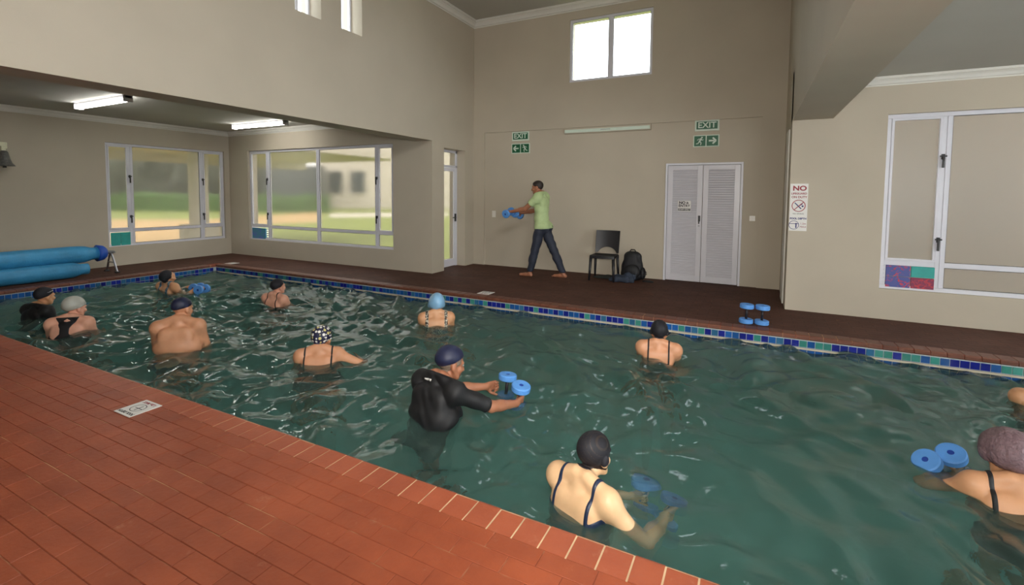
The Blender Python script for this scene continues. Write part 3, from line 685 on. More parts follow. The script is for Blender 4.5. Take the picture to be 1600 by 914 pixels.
# bell shaped fixture at the left edge
r = empty('wall_bell', (XL+.001, 3.316, 2.043)); tag(r, 'grey bell on a pale bracket at the left edge of the left wall', 'bell')
BELL = mat('bell_grey', srgb(96, 96, 92), .5, .35, 40); BONE = mat('bracket_pale', srgb(226, 224, 196), .5, .1, 20)
MB().box(0, .05, -.07, .07, .16, .27).box(.05, .12, -.03, .03, .12, .2).build('bracket', BONE, r, bevel=.01)
prof = [(.03, .12), (.05, .10), (.06, .05), (.075, -.02), (.095, -.08), (.125, -.12), (.13, -.135)]
MB().tube([(.13, 0, z) for q, z in prof], [q for q, z in prof], 20).build('bell_body', BELL, r, smooth=True)
MB().tube([(.13, 0, -.13), (.13, 0, -.165)], [.022, .026], 12).build('clapper', BLACKM, r)

# ------------------------------------------------------------------ pool cover reel
COVER = mat('cover_blue', srgb(56, 140, 186), .45, .22, 3.5, .5, 30); COVER2 = mat('cover_deep_blue', srgb(24, 76, 170), .45, .15, 5)
def roll(mb, x, z, y0, y1, rad, seed):
    rr = random.Random(seed); n = 28; rings = []; ny_ = 34; v = []; f = []
    for i in range(ny_+1):
        y = y0+(y1-y0)*i/ny_; e = min(1, (ny_-i)/2.2)**.5 if i > ny_-3 else 1
        for k in range(n):
            a = 2*math.pi*k/n; q = rad*(.985+.012*math.sin(3*a+i*.31)+.012*math.sin(i*1.3+seed))*max(.72, e)
            v.append((x+q*math.cos(a), y, z+q*math.sin(a)))
    for i in range(ny_):
        for k in range(n): f.append((i*n+k, i*n+(k+1) % n, (i+1)*n+(k+1) % n, (i+1)*n+k))
    f.append(tuple(range(n))); f.append(tuple(range(ny_*n, ny_*n+n))); mb.add(v, f)
r = empty('pool_cover_reel', (-10.55, 3.2, 0)); tag(r, 'blue pool cover rolled up on a reel along the left wall', 'pool cover')
m_ = MB(); roll(m_, 0, .375, -2.6, 1.08, .155, 1); m_.build('cover_roll', COVER, r, smooth=True)
m_ = MB(); m_.tube([(0, 1.05, .375), (0, 1.14, .375), (0, 1.185, .375)], [.150, .13, .09], 28); m_.build('cover_end', COVER2, r, smooth=True)
MB().tube([(0, 1.1, .375), (0, 1.30, .375)], [.03, .03], 12).build('axle', CHROME, r)
m_ = MB(); yy = 1.26
m_.tube([(-.02, yy, .37), (-.19, yy+.01, 0.012)], [.017, .017], 8).tube([(.02, yy, .37), (.19, yy+.01, .012)], [.017, .017], 8).tube([(-.1, yy, .19), (.1, yy, .19)], [.011, .011], 8)
m_.box(-.06, .06, yy-.03, yy+.05, .355, .385); st = m_.build('stand', CHROME, r)
for s_ in (-1, 1): MB().box(s_*.19-.03, s_*.19+.03, yy-.025, yy+.045, 0, .03).build('foot', BLACKM, st, bevel=.005)
r2_ = empty('pool_cover_roll', (-10.375, 3.2, 0)); tag(r2_, 'second blue pool cover roll lying on the deck beneath the reel', 'pool cover')
m_ = MB(); roll(m_, 0, .137, -2.6, .84, .134, 5); m_.build('cover_roll', COVER, r2_, smooth=True)

# ------------------------------------------------------------------ chair, backpack, clothes
CHAIR = mat('black_plastic', srgb(26, 27, 32), .42, .08, 20)
r = empty('plastic_chair', (-2.33, 8.30, 0), .06); tag(r, 'black plastic chair standing against the back wall', 'chair')
m_ = MB(); n = 14; v = []; f = []                       # seat: slightly dished slab, front at -y
for i in range(n+1):
    for j in range(9):
        x = -.215+.43*i/n; y = -.22+.40*j/8; edge = (abs(x)/.215)**4
        ztop = .445-.012*(1-edge)*(1-abs(j-4)/5)
        v.append((x*(1-.04*(j/8)), y-.02*(1-(x/.215)**2)*(j == 0), ztop))
for i in range(n+1):
    for j in range(9): q = v[i*9+j]; v.append((q[0], q[1], q[2]-(.03 if 0 < i < n and 0 < j < 8 else .05)))
N0 = (n+1)*9
for i in range(n):
    for j in range(8):
        a = i*9+j; f.append((a, a+9, a+10, a+1)); f.append((N0+a, N0+a+1, N0+a+10, N0+a+9))
bd = [i*9 for i in range(n+1)]+[n*9+j for j in range(1, 9)]+[i*9+8 for i in range(n-1, -1, -1)]+[j for j in range(7, 0, -1)]
for k in range(len(bd)): a, b = bd[k], bd[(k+1) % len(bd)]; f.append((a, b, N0+b, N0+a))
m_.add(v, f); m_.build('seat', CHAIR, r, bevel=.004)
m_ = MB(); v = []; f = []; n = 20                      # backrest shell with an arched opening below
def yb(x, z): return .17+.10*(z-.44)/.42+.035*(1-(x/.225)**2)
for i in range(n+1):
    x = -.215+.43*i/n; zb_ = .455+(.105*max(0, 1-(x/.17)**2)**.7 if abs(x) < .17 else 0)
    for (z, dy) in ((zb_, 0), ((zb_+.855)/2, 0), (.855, 0), (.855, .018), ((zb_+.855)/2, .018), (zb_, .018)): v.append((x*(1+.03*(z-.45)), yb(x, z)+dy, z))
for i in range(n):
    for j in range(6): a, b = i*6+j, i*6+(j+1) % 6; f.append((a, b, b+6, a+6))
f.append(tuple(range(6))); f.append(tuple(range(n*6, n*6+6))); m_.add(v, f); m_.build('backrest', CHAIR, r, bevel=.003)
for (sx_, sy_) in ((-1, -1), (1, -1), (-1, 1), (1, 1)):
    m_ = MB(); x0_, y0_ = sx_*.195, (-.195 if sy_ < 0 else .165)
    m_.tube([(x0_, y0_, .43), (x0_+sx_*.012, y0_+sy_*.02, .2), (x0_+sx_*.02, y0_+sy_*.05, 0)], [.027, .022, .016], 8); m_.build('leg', CHAIR, r, smooth=True)

# ------------------------------------------------------------------ implicit-surface figures
def cap_d(P, a, b, ra, rb):
    a, b = np.asarray(a), np.asarray(b); ab = b-a; t = np.clip(((P-a)@ab)/max(ab@ab, 1e-9), 0, 1)
    return np.linalg.norm(P-(a+t[..., None]*ab), axis=-1)-(ra+(rb-ra)*t)
def ell_d(P, c, r_, R):
    q = (P-np.asarray(c))@R; r_ = np.asarray(r_); k0 = np.linalg.norm(q/r_, axis=-1); k1 = np.linalg.norm(q/(r_*r_), axis=-1)
    return k0*(k0-1)/np.maximum(k1, 1e-6)
def rx(a): c, s = math.cos(a), math.sin(a); return np.array([[1, 0, 0], [0, c, -s], [0, s, c]])
def ry(a): c, s = math.cos(a), math.sin(a); return np.array([[c, 0, s], [0, 1, 0], [-s, 0, c]])
def rz_(a): c, s = math.cos(a), math.sin(a); return np.array([[c, -s, 0], [s, c, 0], [0, 0, 1]])
def nrm(v): v = np.asarray(v, float); return v/max(np.linalg.norm(v), 1e-9)
def surf_nets(D, org, h):
    Sg = D < 0; c = np.zeros(tuple(s-1 for s in D.shape), np.uint8)
    cs = [(i, j, k) for i in (0, 1) for j in (0, 1) for k in (0, 1)]; sl = lambda o, n: slice(o, n-1+o)
    for (i, j, k) in cs: c += Sg[sl(i, D.shape[0]), sl(j, D.shape[1]), sl(k, D.shape[2])]
    act = (c > 0) & (c < 8); ai = np.argwhere(act); ids = np.full(c.shape, -1, np.int64); ids[act] = np.arange(len(ai))
    acc = np.zeros((len(ai), 3)); cn = np.zeros(len(ai)); vals = {q: D[ai[:, 0]+q[0], ai[:, 1]+q[1], ai[:, 2]+q[2]] for q in cs}
    for q in cs:
        for ax in range(3):
            if q[ax] == 0:
                q2 = list(q); q2[ax] = 1; d0, d1 = vals[q], vals[tuple(q2)]; m = (d0 < 0) != (d1 < 0)
                t = np.where(m, d0/np.where(m, d0-d1, 1), 0); p = np.tile(np.array(q, float), (len(ai), 1)); p[:, ax] += t
                acc[m] += p[m]; cn[m] += 1
    V = org+h*(ai+acc/cn[:, None]); quads = []
    for ax in range(3):
        s0 = [slice(1, -1)]*3; s1 = [slice(1, -1)]*3; s0[ax] = slice(0, -1); s1[ax] = slice(1, None)
        A, B = Sg[tuple(s0)], Sg[tuple(s1)]; e = np.argwhere(A != B); ins = A[tuple(e.T)]
        e = e+1; e[:, ax] -= 1
        b_, c_ = (ax+1) % 3, (ax+2) % 3; q = []
        for (ob, oc) in ((-1, -1), (0, -1), (0, 0), (-1, 0)):
            ee = e.copy(); ee[:, b_] += ob; ee[:, c_] += oc; q.append(ids[tuple(ee.T)])
        q = np.stack(q, 1); q[~ins] = q[~ins][:, ::-1]; quads.append(q)
    return V, np.concatenate(quads)
def vnormals(V, Q):
    n = np.cross(V[Q[:, 2]]-V[Q[:, 0]], V[Q[:, 3]]-V[Q[:, 1]]); N_ = np.zeros_like(V)
    for k in range(4): np.add.at(N_, Q[:, k], n)
    return N_/np.maximum(np.linalg.norm(N_, axis=1), 1e-12)[:, None]
def clip_shell(V, N_, Q, g, off, name, m, parent, bulge=None, rim=.012):
    """cut the body surface where g > 0 and lift it off the skin: a garment with a clean edge"""
    gq = g[Q]; full = (gq > 0).all(1); mixed = (gq > 0).any(1) & ~full
    faces = [tuple(q) for q in Q[full]]; nv = len(V); XV = []; XN = []; XG = []; ed = {}
    def cut(a, b):
        key = (a, b) if a < b else (b, a)
        if key not in ed:
            t = g[a]/(g[a]-g[b]); XV.append(V[a]+(V[b]-V[a])*t); XN.append(N_[a]+(N_[b]-N_[a])*t); XG.append(0.0); ed[key] = nv+len(XV)-1
        return ed[key]
    for q in Q[mixed]:
        poly = []
        for k in range(4):
            a, b = int(q[k]), int(q[(k+1) % 4])
            if g[a] > 0: poly.append(a)
            if (g[a] > 0) != (g[b] > 0): poly.append(cut(a, b))
        if len(poly) >= 3: faces.append(tuple(poly))
    AV = np.vstack([V, np.array(XV).reshape(-1, 3)]); AN = np.vstack([N_, np.array(XN).reshape(-1, 3)]); AG = np.concatenate([g, XG])
    used = np.unique(np.concatenate([np.array(f_) for f_ in faces])) if faces else np.array([], int)
    mp = np.full(len(AV), -1); mp[used] = np.arange(len(used)); P_, N2, G2 = AV[used], AN[used], AG[used]
    t = np.clip(G2/rim, 0, 1); t = t*t*(3-2*t); o_ = .0008+off*t
    if bulge is not None: o_ = o_+bulge(P_, G2)
    P2 = P_+N2*o_[:, None]
    me = bpy.data.meshes.new(name); me.from_pydata(P2.tolist(), [], [[int(mp[i]) for i in f_] for f_ in faces]); me.materials.append(m)
    me.polygons.foreach_set('use_smooth', [True]*len(me.polygons)); me.update()
    return link(bpy.data.objects.new(name, me), parent)

class Figure:
    def __init__(s, h=1.65, girth=1.0, shw=1.0, lean=0.0, female=True, head_yaw=0, head_pitch=0, head_roll=0, stance=None, voxel=.009, twist=0, hunch=.035):
        s.h, s.vox = h, voxel; s.pr = []; s.pel = np.array([0, 0, .53*h]); s.Rl = rx(-lean)@rz_(twist)
        G, W = girth, shw
        E = lambda tg, c, r_, k=.03, R=None: s.pr.append((tg, 'e', (s.T(c), r_, s.Rl if R is None else s.Rl@R), k))
        K = lambda tg, a, b, ra, rb, k=.03: s.pr.append((tg, 'c', (s.T(a), s.T(b), ra, rb), k))
        E('torso', (0, -.005, .525*h), (.165*G, .118*G, .11), .04)
        E('torso', (0, .012, .60*h), (.142*G, .112*G, .13), .05)
        E('torso', (0, .0, .695*h), (.150*G*W, .108*G, .15), .05)
        E('torso', (0, -.012, .775*h), (.165*W, .088*G**.5, .085), .05)
        for q in (-1, 1):
            E('torso', (q*.085, -.075*G, .505*h), (.085*G, .075, .085), .04)
            E('torso', (q*.085*W, -.062*G, .755*h), (.062, .035, .085), .03)
            if female: E('torso', (q*.078, .092*G, .705*h), (.072, .062, .068), .03)
            else: E('torso', (q*.075, .075*G, .745*h), (.075, .035, .055), .03)
            K('torso', (q*.035, -.02, .858*h), (q*.150*W, -.012, .824*h), .040, .048, .04)
        s.shj = {q: np.array([q*(.168*W), -.008, .808*h]) for q in (-1, 1)}
        K('neck', (0, -.018, .82*h), (0, .008+hunch, .888*h-hunch*.9), .058 if not female else .052, .054 if not female else .048, .03)
        s.Rh = s.Rl@rz_(-head_yaw)@rx(head_pitch)@ry(head_roll)
        s.nt = s.T((0, -.002, .872*h)); hs = .97+.03*(h/1.7); s.hs = hs
        s.hc = s.nt+s.Rh@np.array([0, .018, .108])*hs+s.Rl@np.array([0, hunch*1.1, -hunch*.9])
        H = lambda c: s.hc+s.Rh@(np.array(c)*hs)
        s.H = H
        he = lambda c, r_, k=.012: s.pr.append(('head', 'e', (H(c), np.array(r_)*hs, s.Rh), k))
        hk = lambda a, b, ra, rb, k=.008: s.pr.append(('head', 'c', (H(a), H(b), ra*hs, rb*hs), k))
        he((0, -.016, .030), (.077, .098, .086)); he((0, .03, -.03), (.061, .062, .084), .02); he((0, .035, -.072), (.050, .047, .036), .02)
        hk((0, .074, -.100), (0, .078, -.094), .016, .016, .012); hk((0, .094, .004), (0, .108, -.034), .008, .013, .008)
        hk((-.016, .093, -.037), (.016, .093, -.037), .009, .009, .006); hk((-.034, .080, .020), (.034, .080, .020), .011, .011, .012)
        for q in (-1, 1):
            he((q*.036, .064, -.032), (.026, .026, .026), .012); he((q*.078, -.004, -.012), (.011, .021, .032), .006)
            hk((q*.07, .0, -.03), (q*.045, .05, -.085), .016, .018, .015)
        hk((-.018, .088, -.062), (.018, .088, -.062), .0065, .0065, .005); hk((-.016, .087, -.073), (.016, .087, -.073), .007, .007, .005)
        s.skw = 1.0; st = stance or {-1: ((-.10, .02, 0), .06), 1: ((.10, .02, 0), .06)}
        s.leg = {}
        for q in (-1, 1):
            (fx, fy, fz), kb = st[q]; hip = np.array([q*.088, 0, .505*h]); ank = np.array([fx, fy-.04, fz+.055*1])
            mid_ = (hip+ank)/2; L2 = np.linalg.norm(ank-hip)/2; ll = .232*h; bend = math.sqrt(max(ll*ll-L2*L2, 0)); 
            knee = mid_+np.array([q*.01, 1, .0])*min(bend, .35 if kb else bend)
            s.leg[q] = (hip, knee, ank); tg = 'leg'
            A = lambda a, b, ra, rb, k=.03: s.pr.append((tg, 'c', (np.array(a), np.array(b), ra, rb), k))
            A(hip, knee, .088*G**.6, .058, .03); A(knee, knee+(ank-knee)*.45, .056, .054, .02); A(knee+(ank-knee)*.3, ank, .055, .036, .02)
            foot = np.array([fx, fy, fz]); A(ank+[0, -.03, -.025], foot+[0, .04, .03], .032, .032, .015); A(foot+[0, .03, .03], foot+[q*.01, .14, .022], .034, .026, .015)
            for t_ in range(5): A(foot+[q*(-.03+t_*.016), .13-.006*t_, .018], foot+[q*(-.032+t_*.018), .175-.012*t_, .014], .012, .010, .004)
        s.grips = []
    def T(s, p): return s.pel+s.Rl@(np.asarray(p, float)-s.pel)
    def arm(s, q, wrist, hint=(0, -.2, -1), rad=1.0, world_fix=True):
        h = s.h; sh = s.T(s.shj[q]); wr = np.asarray(wrist, float); la, lb = .176*h, .152*h; d = wr-sh; L_ = np.linalg.norm(d)
        if L_ > .985*(la+lb): wr = sh+d/L_*.985*(la+lb); d = wr-sh; L_ = np.linalg.norm(d)
        x = (la*la-lb*lb+L_*L_)/(2*L_); y = math.sqrt(max(la*la-x*x, 0)); dn = d/L_; hn = np.asarray(hint, float)*[q, 1, 1]; hn = nrm(hn-dn*(hn@dn)); el = sh+dn*x+hn*y
        A = lambda a, b, ra, rb, k: s.pr.append(('arm%d' % q, 'c', (a, b, ra*rad, rb*rad), k))
        s.pr.append(('arm%d' % q, 'e', (sh, (.057*rad, .057*rad, .062*rad), np.eye(3)), .05))
        A(sh, el, .052, .043, .045); A(el, el+(wr-el)*.4, .043, .041, .015); A(el+(wr-el)*.3, wr, .041, .028, .015)
        s.arms = getattr(s, 'arms', {}); s.arms[q] = (sh, el, wr)
        return el, wr
    def hand(s, q, wrist, d, n, grip=True):
        """palm along d, palm side n, thumb on the inner/upper side; fingers curl about the grip axis d x n"""
        d = nrm(d); n = nrm(np.asarray(n)-d*(np.asarray(n)@d)); lat = np.cross(d, n)*(-q)     # thumb side
        A = lambda a, b, ra, rb, k=.006: s.pr.append(('hand', 'c', (a, b, ra, rb), k)); w_ = np.asarray(wrist, float)
        for o in (-.028, -.010, .010, .028): A(w_+d*.012+lat*o*.7, w_+d*.088+lat*o, .017, .0135, .008)
        lens = [.062, .072, .078, .070]; ang = (1.25, 1.45, .9) if grip else (.25, .35, .25)
        for i, o in enumerate((-.031, -.0105, .0105, .031)):
            p = w_+d*.09+lat*o; a = 0; L_ = lens[i]
            for sgm, fr_ in enumerate((.46, .32, .26)):
                a += ang[sgm]; dd = d*math.cos(a)+n*math.sin(a); p2 = p+dd*L_*fr_; A(p, p2, .0098-.001*sgm, .0092-.001*sgm, .003); p = p2
        p = w_+d*.022+lat*.026; t1 = nrm(lat*.9+d*.75+n*.55); t2 = nrm(d*.6+n*.95+lat*.1) if grip else nrm(d+lat*.4+n*.3); A(p, p+t1*.038, .0145, .0125, .006); A(p+t1*.038, p+t1*.038+t2*.03, .0122, .011, .003); A(p+t1*.038+t2*.03, p+t1*.038+t2*.052, .011, .0095, .003)
    def grip(s, q, centre, axis, d, hint=(0, -.2, -1), rad=1.0):
        """close a hand round a handle whose middle is at centre; returns nothing, the handle stays a thing of its own"""
        axis = nrm(axis); d = nrm(np.asarray(d)-axis*(np.asarray(d)@axis)); n = np.cross(axis, d)
        n = n if n@np.array([-q, 0, -.3]) > 0 else -n
        wr = np.asarray(centre)-d*.085-n*.030; el, w2 = s.arm(q, wr, hint, rad); s.hand(q, w2, d, n)
    def solve(s, name, loc, az, skin):
        pts = []
        for (_, t, a, k) in s.pr:
            if t == 'c': pts += [a[0]-max(a[2], a[3])-.02, a[0]+max(a[2], a[3])+.02, a[1]-max(a[2], a[3])-.02, a[1]+max(a[2], a[3])+.02]
            else: m = max(a[1])+.02; pts += [a[0]-m, a[0]+m]
        pts = np.array(pts); h = s.vox; lo = pts.min(0)-3*h; hi = pts.max(0)+3*h; nn = np.ceil((hi-lo)/h).astype(int)+1
        D = np.full(nn, 1.0, np.float32); ax = [lo[i]+h*np.arange(nn[i]) for i in range(3)]
        for (tg, t, a, k) in s.pr:
            mg = k+2.5*h
            if t == 'c': r_ = max(a[2], a[3]); b0 = np.minimum(a[0], a[1])-r_-mg; b1 = np.maximum(a[0], a[1])+r_+mg
            else: r_ = np.abs(a[2])@np.asarray(a[1]); b0 = a[0]-r_-mg; b1 = a[0]+r_+mg
            i0 = np.maximum(((b0-lo)/h).astype(int), 0); i1 = np.minimum(((b1-lo)/h).astype(int)+2, nn)
            g = np.stack(np.meshgrid(*[ax[i][i0[i]:i1[i]] for i in range(3)], indexing='ij'), -1)
            d = cap_d(g, *a) if t == 'c' else ell_d(g, *a)
            sl = tuple(slice(i0[i], i1[i]) for i in range(3)); o = D[sl]; hh = np.clip(.5+.5*(o-d)/k, 0, 1)
            D[sl] = o*(1-hh)+d*hh-k*hh*(1-hh)
        for q in (-1, 1):                                   # eye sockets
            c = s.H((q*.031, .099, .004)); r_ = .015*s.hs; b0 = c-r_-.02; i0 = np.maximum(((b0-lo)/h).astype(int), 0); i1 = ((c+r_+.02-lo)/h).astype(int)+2
            g = np.stack(np.meshgrid(*[ax[i][i0[i]:i1[i]] for i in range(3)], indexing='ij'), -1); d = r_-np.linalg.norm(g-c, axis=-1)
            sl = tuple(slice(i0[i], i1[i]) for i in range(3)); o = D[sl]; k = .006; hh = np.clip(.5-.5*(o-d)/k, 0, 1); D[sl] = o*(1-hh)+d*hh+k*hh*(1-hh)
        V_, Q_ = surf_nets(D, lo, h); s.V, s.Q = V_, Q_; s.N = vnormals(V_, Q_)
        s.d = {}
        for tg in {p[0] for p in s.pr}:
            dm = np.full(len(V_), 9.0)
            for (g_, t, a, k) in s.pr:
                if g_ == tg: dm = np.minimum(dm, cap_d(V_, *a) if t == 'c' else ell_d(V_, *a))
            s.d[tg] = dm
        s.darm = np.minimum.reduce([s.d.get(k, np.full(len(V_), 9.)) for k in ('arm-1', 'arm1', 'hand')])
        s.tq = (V_-s.pel)@s.Rl+s.pel; s.hq = ((V_-s.hc)@s.Rh)/s.hs
        s.o = link(bpy.data.objects.new(name, np_mesh(name, V_, Q_, skin))); s.o.location = loc; s.o.rotation_euler = (0, 0, -az)
        for q in (-1, 1):
            mb = MB(); c = Vector(s.H((q*.031, .083, .004))); f_ = Vector(s.Rh@np.array([0, 1, 0.])); u_ = Vector(s.Rh@np.array([0, 0, 1.])); r_ = Vector(s.Rh@np.array([1., 0, 0]))
            n = 12; v = []; fs = []; mi = []
            for i in range(7):
                a = math.pi/2*i/6
                for k in range(n): b = 2*math.pi*k/n; v.append(c+.0105*(f_*math.cos(a)+(r_*math.cos(b)+u_*math.sin(b))*math.sin(a)))
            for i in range(6):
                mb_i = 1 if i < 2 else 0
                for k in range(n): fs.append((i*n+k, i*n+(k+1) % n, (i+1)*n+(k+1) % n, (i+1)*n+k)); mi.append(mb_i)
            mb.add(v, fs); mb.m = mi; mb.build('eye', [EYEW, EYED], s.o, smooth=True)
        return s.o
    def shell(s, g, off, name, m, bulge=None, rim=.012): return clip_shell(s.V, s.N, s.Q, np.asarray(g, float), off, name, m, s.o, bulge, rim)
    # garments -----------------------------------------------------------
    def cap(s, m, off=.005, lo=0.0, tilt=.55, name='swim_cap', bulge=None, rim=.01):
        y, z = s.hq[:, 1], s.hq[:, 2]; g = z-(lo+tilt*y); g = np.where(s.d['head'] < .03, g, -.05)
        g = np.minimum(g, s.d['torso']*2+.0+(z > -.07)*1.0)
        bf = (lambda P, G: bulge(((P-s.hc)@s.Rh)/s.hs, G)) if bulge else None
        return s.shell(g, off, name, m, bf, rim)
    def suit(s, m, back=.70, scoop=1.3, strap=.105, sw=.011, off=.004, racer=False, name='swimsuit', strap_mat=None, taper=0.0):
        x, y, z = s.tq.T; h = s.h; ax_ = np.abs(x)
        armx = s.darm-s.d['torso']-.004
        zt = np.where(y < 0, back*h+scoop*np.maximum(ax_-.03, 0)**1.6, .765*h+.6*ax_)
        base = np.minimum(zt-z, armx)
        xs = strap-taper*np.clip((.84*h-z)/.2, 0, 1)
        st_ = sw-np.abs(ax_-xs)
        if racer: st_ = np.maximum(.045+.55*np.maximum(z-.78*h, 0)+.9*np.maximum(.745*h-z, 0)-ax_, -.05); st_ = np.minimum(st_, np.where(y < .0, .855*h-z, sw-np.abs(ax_-strap)))
        st_ = np.minimum(st_, s.d['neck']-.004); st_ = np.minimum(st_, .018-s.d['torso']); st_ = np.minimum(st_, z-.6*h)
        g = np.maximum(base, st_); g = np.minimum(g, z-(.475*h+.35*ax_)); g = np.minimum(g, s.d['head']-.014)
        return s.shell(g, off, name, m, rim=.005)
    def top(s, m, off=.012, sleeve=.6, hem=.52, neck=.02, name='shirt', fold=.004, zbot=None):
        x, y, z = s.tq.T; h = s.h; g = np.minimum(z-hem*h, .866*h-.32*(y+.03)-z); g = np.minimum(g, s.d['head']-.014)
        for q in (-1, 1):
            if q in getattr(s, 'arms', {}):
                sh, el, wr = s.arms[q]; t = ((s.V-sh)@(el-sh))/((el-sh)@(el-sh)); L_ = np.linalg.norm(el-sh); near = s.d['arm%d' % q] < s.d['torso']
                if sleeve >= 1:
                    t2 = ((s.V-el)@(wr-el))/((wr-el)@(wr-el)); lim = (sleeve-1-t2)*np.linalg.norm(wr-el); lim = np.where(t < .9, .1, lim)
                else: lim = (sleeve-t)*L_
                g = np.where(near, np.minimum(g if sleeve < 0 else np.maximum(g, .05), lim), g)
                dh = s.d.get('hand'); 
        if 'hand' in s.d: g = np.minimum(g, s.d['hand']-.02)
        fb = lambda P, G: fold*np.clip(G/.03, 0, 1)*(np.sin(P[:, 2]*46+6*np.sin(P[:, 0]*13+P[:, 1]*7))+np.sin(P[:, 0]*31-P[:, 2]*22+P[:, 1]*17))*.6
        return s.shell(g, off, name, m, fb, .02)
    def trousers(s, m, off=.014, waist=.545, bottom=.07, name='trousers', fold=.005):
        x, y, z = s.V.T; h = s.h; g = np.minimum(waist*h-s.tq[:, 2], z-bottom); g = np.minimum(g, s.darm-np.minimum(s.d['torso'], s.d['leg'])-.003)
        fb = lambda P, G: fold*np.clip(G/.03, 0, 1)*(np.sin(P[:, 2]*38+5*np.sin(P[:, 0]*11+P[:, 1]*9))+.7*np.sin(P[:, 2]*23+P[:, 1]*29))*.7
        return s.shell(g, off, name, m, fb, .02)
    def hair(s, m, off=.006, lo=-.03, tilt=.75, front=.05, name='hair'):
        y, z = s.hq[:, 1], s.hq[:, 2]; g = z-np.maximum(lo+tilt*y, -.062+.0*y); g = np.minimum(g, front-y+.6*np.maximum(z-.05, 0)*1.0); g = np.where(s.d['head'] < .03, g, -.05)
        ear = np.minimum.reduce([np.linalg.norm((s.hq-np.array([q*.078, -.004, -.012]))/[1, 1, 1.3], axis=1)-.027 for q in (-1, 1)]); g = np.minimum(g, ear)
        return s.shell(g, off, name, m, lambda P, G: .0015*np.sin(P[:, 0]*300+P[:, 2]*220), .012)
EYEW = mat('eye_white', srgb(170, 160, 150), .3, .02, 30); EYED = mat('eye_dark', srgb(44, 34, 28), .25, .05, 30)
def skin(name, c): return mat(name, c, .48, .10, 9, .06, 90, sss=.06)
SK_L = skin('fair_skin', srgb(220, 180, 138)); SK_P = skin('pink_skin', srgb(218, 160, 134)); SK_T = skin('tanned_skin', srgb(206, 148, 112)); SK_O = skin('olive_skin', srgb(206, 152, 112)); SK_D = skin('brown_skin', srgb(162, 108, 80))
def fab(name, c, rough=.6, var=.15, b=.1): return mat(name, c, rough, var, 18, b, 320)
LYB = fab('black_lycra', srgb(20, 20, 23), .62); LYN = fab('navy_lycra', srgb(28, 40, 66), .45); CAPB = fab('black_cap_fabric', srgb(22, 22, 30), .72); CAPN = fab('navy_cap_fabric', srgb(26, 32, 62), .5)
CAPG = mat('grey_silicone', srgb(176, 176, 166), .38, .06, 12); CAPL = mat('pale_blue_silicone', srgb(132, 178, 214), .3, .05, 10, coat=.3); CAPS = mat('mauve_plastic', srgb(122, 98, 104), .5, .3, 55, .9, 75)
GREYH = mat('grey_hair', srgb(120, 106, 92), .6, .3, 90); DARKH = mat('dark_hair', srgb(40, 30, 26), .55, .25, 90)
def dots_mat():
    m = bpy.data.materials.new('dotted_cap'); m.use_nodes = True; nt = m.node_tree; N = nt.nodes; L = nt.links; p = N['Principled BSDF']; p.inputs['Roughness'].default_value = .5
    tc = N.new('ShaderNodeTexCoord'); vo = N.new('ShaderNodeTexVoronoi'); vo.inputs['Scale'].default_value = 30; vo.inputs['Randomness'].default_value = .4; L.new(tc.outputs['Object'], vo.inputs['Vector'])
    mr = N.new('ShaderNodeMapRange'); mr.inputs['From Min'].default_value = .46; mr.inputs['From Max'].default_value = .42; L.new(vo.outputs['Distance'], mr.inputs['Value'])
    cr = N.new('ShaderNodeValToRGB'); cr.color_ramp.elements[0].color = srgb(232, 230, 222); cr.color_ramp.elements[1].color = srgb(214, 204, 128); cr.color_ramp.interpolation = 'CONSTANT'; cr.color_ramp.elements[1].position = .68
    sp = N.new('ShaderNodeSeparateColor'); L.new(vo.outputs['Color'], sp.inputs[0]); L.new(sp.outputs[0], cr.inputs[0])
    mx = N.new('ShaderNodeMix'); mx.data_type = 'RGBA'; mx.inputs['A'].default_value = srgb(26, 28, 62); L.new(mr.outputs[0], mx.inputs['Factor']); L.new(cr.outputs[0], mx.inputs['B']); L.new(mx.outputs['Result'], p.inputs['Base Color']); return m
DOTS = dots_mat()
def print_mat(name, a, b, scale, thr):
    m = blotch(name, a, b, scale, thr); return m
ANIM = print_mat('black_white_print', srgb(24, 22, 24), srgb(206, 196, 176), 42, .53); AQUA = print_mat('blue_white_print', srgb(34, 62, 84), srgb(150, 176, 186), 40, .54)

# ------------------------------------------------------------------ foam dumbbells
def disc_mb():
    mb = MB(); n = 28; prof = [(.018, -.025), (.070, -.025), (.077, -.018), (.077, .018), (.070, .025), (.018, .025)]; v = []; f = []
    for k in range(n):
        a = 2*math.pi*k/n
        for (q, z) in prof: v.append((q*math.cos(a), q*math.sin(a), z))
    c = len(prof)
    for k in range(n):
        for j in range(c): a, b = k*c+j, k*c+(j+1) % c; a2, b2 = ((k+1) % n)*c+j, ((k+1) % n)*c+(j+1) % c; f.append((a, a2, b2, b))
    mb.add(v, f); return mb
DISC = disc_mb().mesh('foam_disc', BLUEF); HUB = MB().tube([(0, 0, -.022), (0, 0, .022)], .018, 16).mesh('hub', BLUED); BAR = MB().tube([(0, 0, -.07), (0, 0, .07)], .0135, 12).mesh('grip_bar', HANDLE, True)
def dumbbell(c, axis, label, half=.088):
    r = empty('foam_dumbbell'); tag(r, label, 'dumbbell', 'blue foam dumbbells'); r.rotation_euler = Vector(axis).to_track_quat('Z', 'Y').to_euler(); r.location = c
    for s_ in (-1, 1):
        o = link(bpy.data.objects.new('foam_disc', DISC), r); o.location = (0, 0, s_*half); o2 = link(bpy.data.objects.new('hub', HUB), o)
    link(bpy.data.objects.new('grip_bar', BAR), r)
    return r
dumbbell((-.03, 6.26, .113), (.03, .0, 1), 'blue foam dumbbell standing on the far deck, left of two'); dumbbell((.135, 6.27, .113), (.03, .01, 1), 'blue foam dumbbell standing on the far deck, right of two')

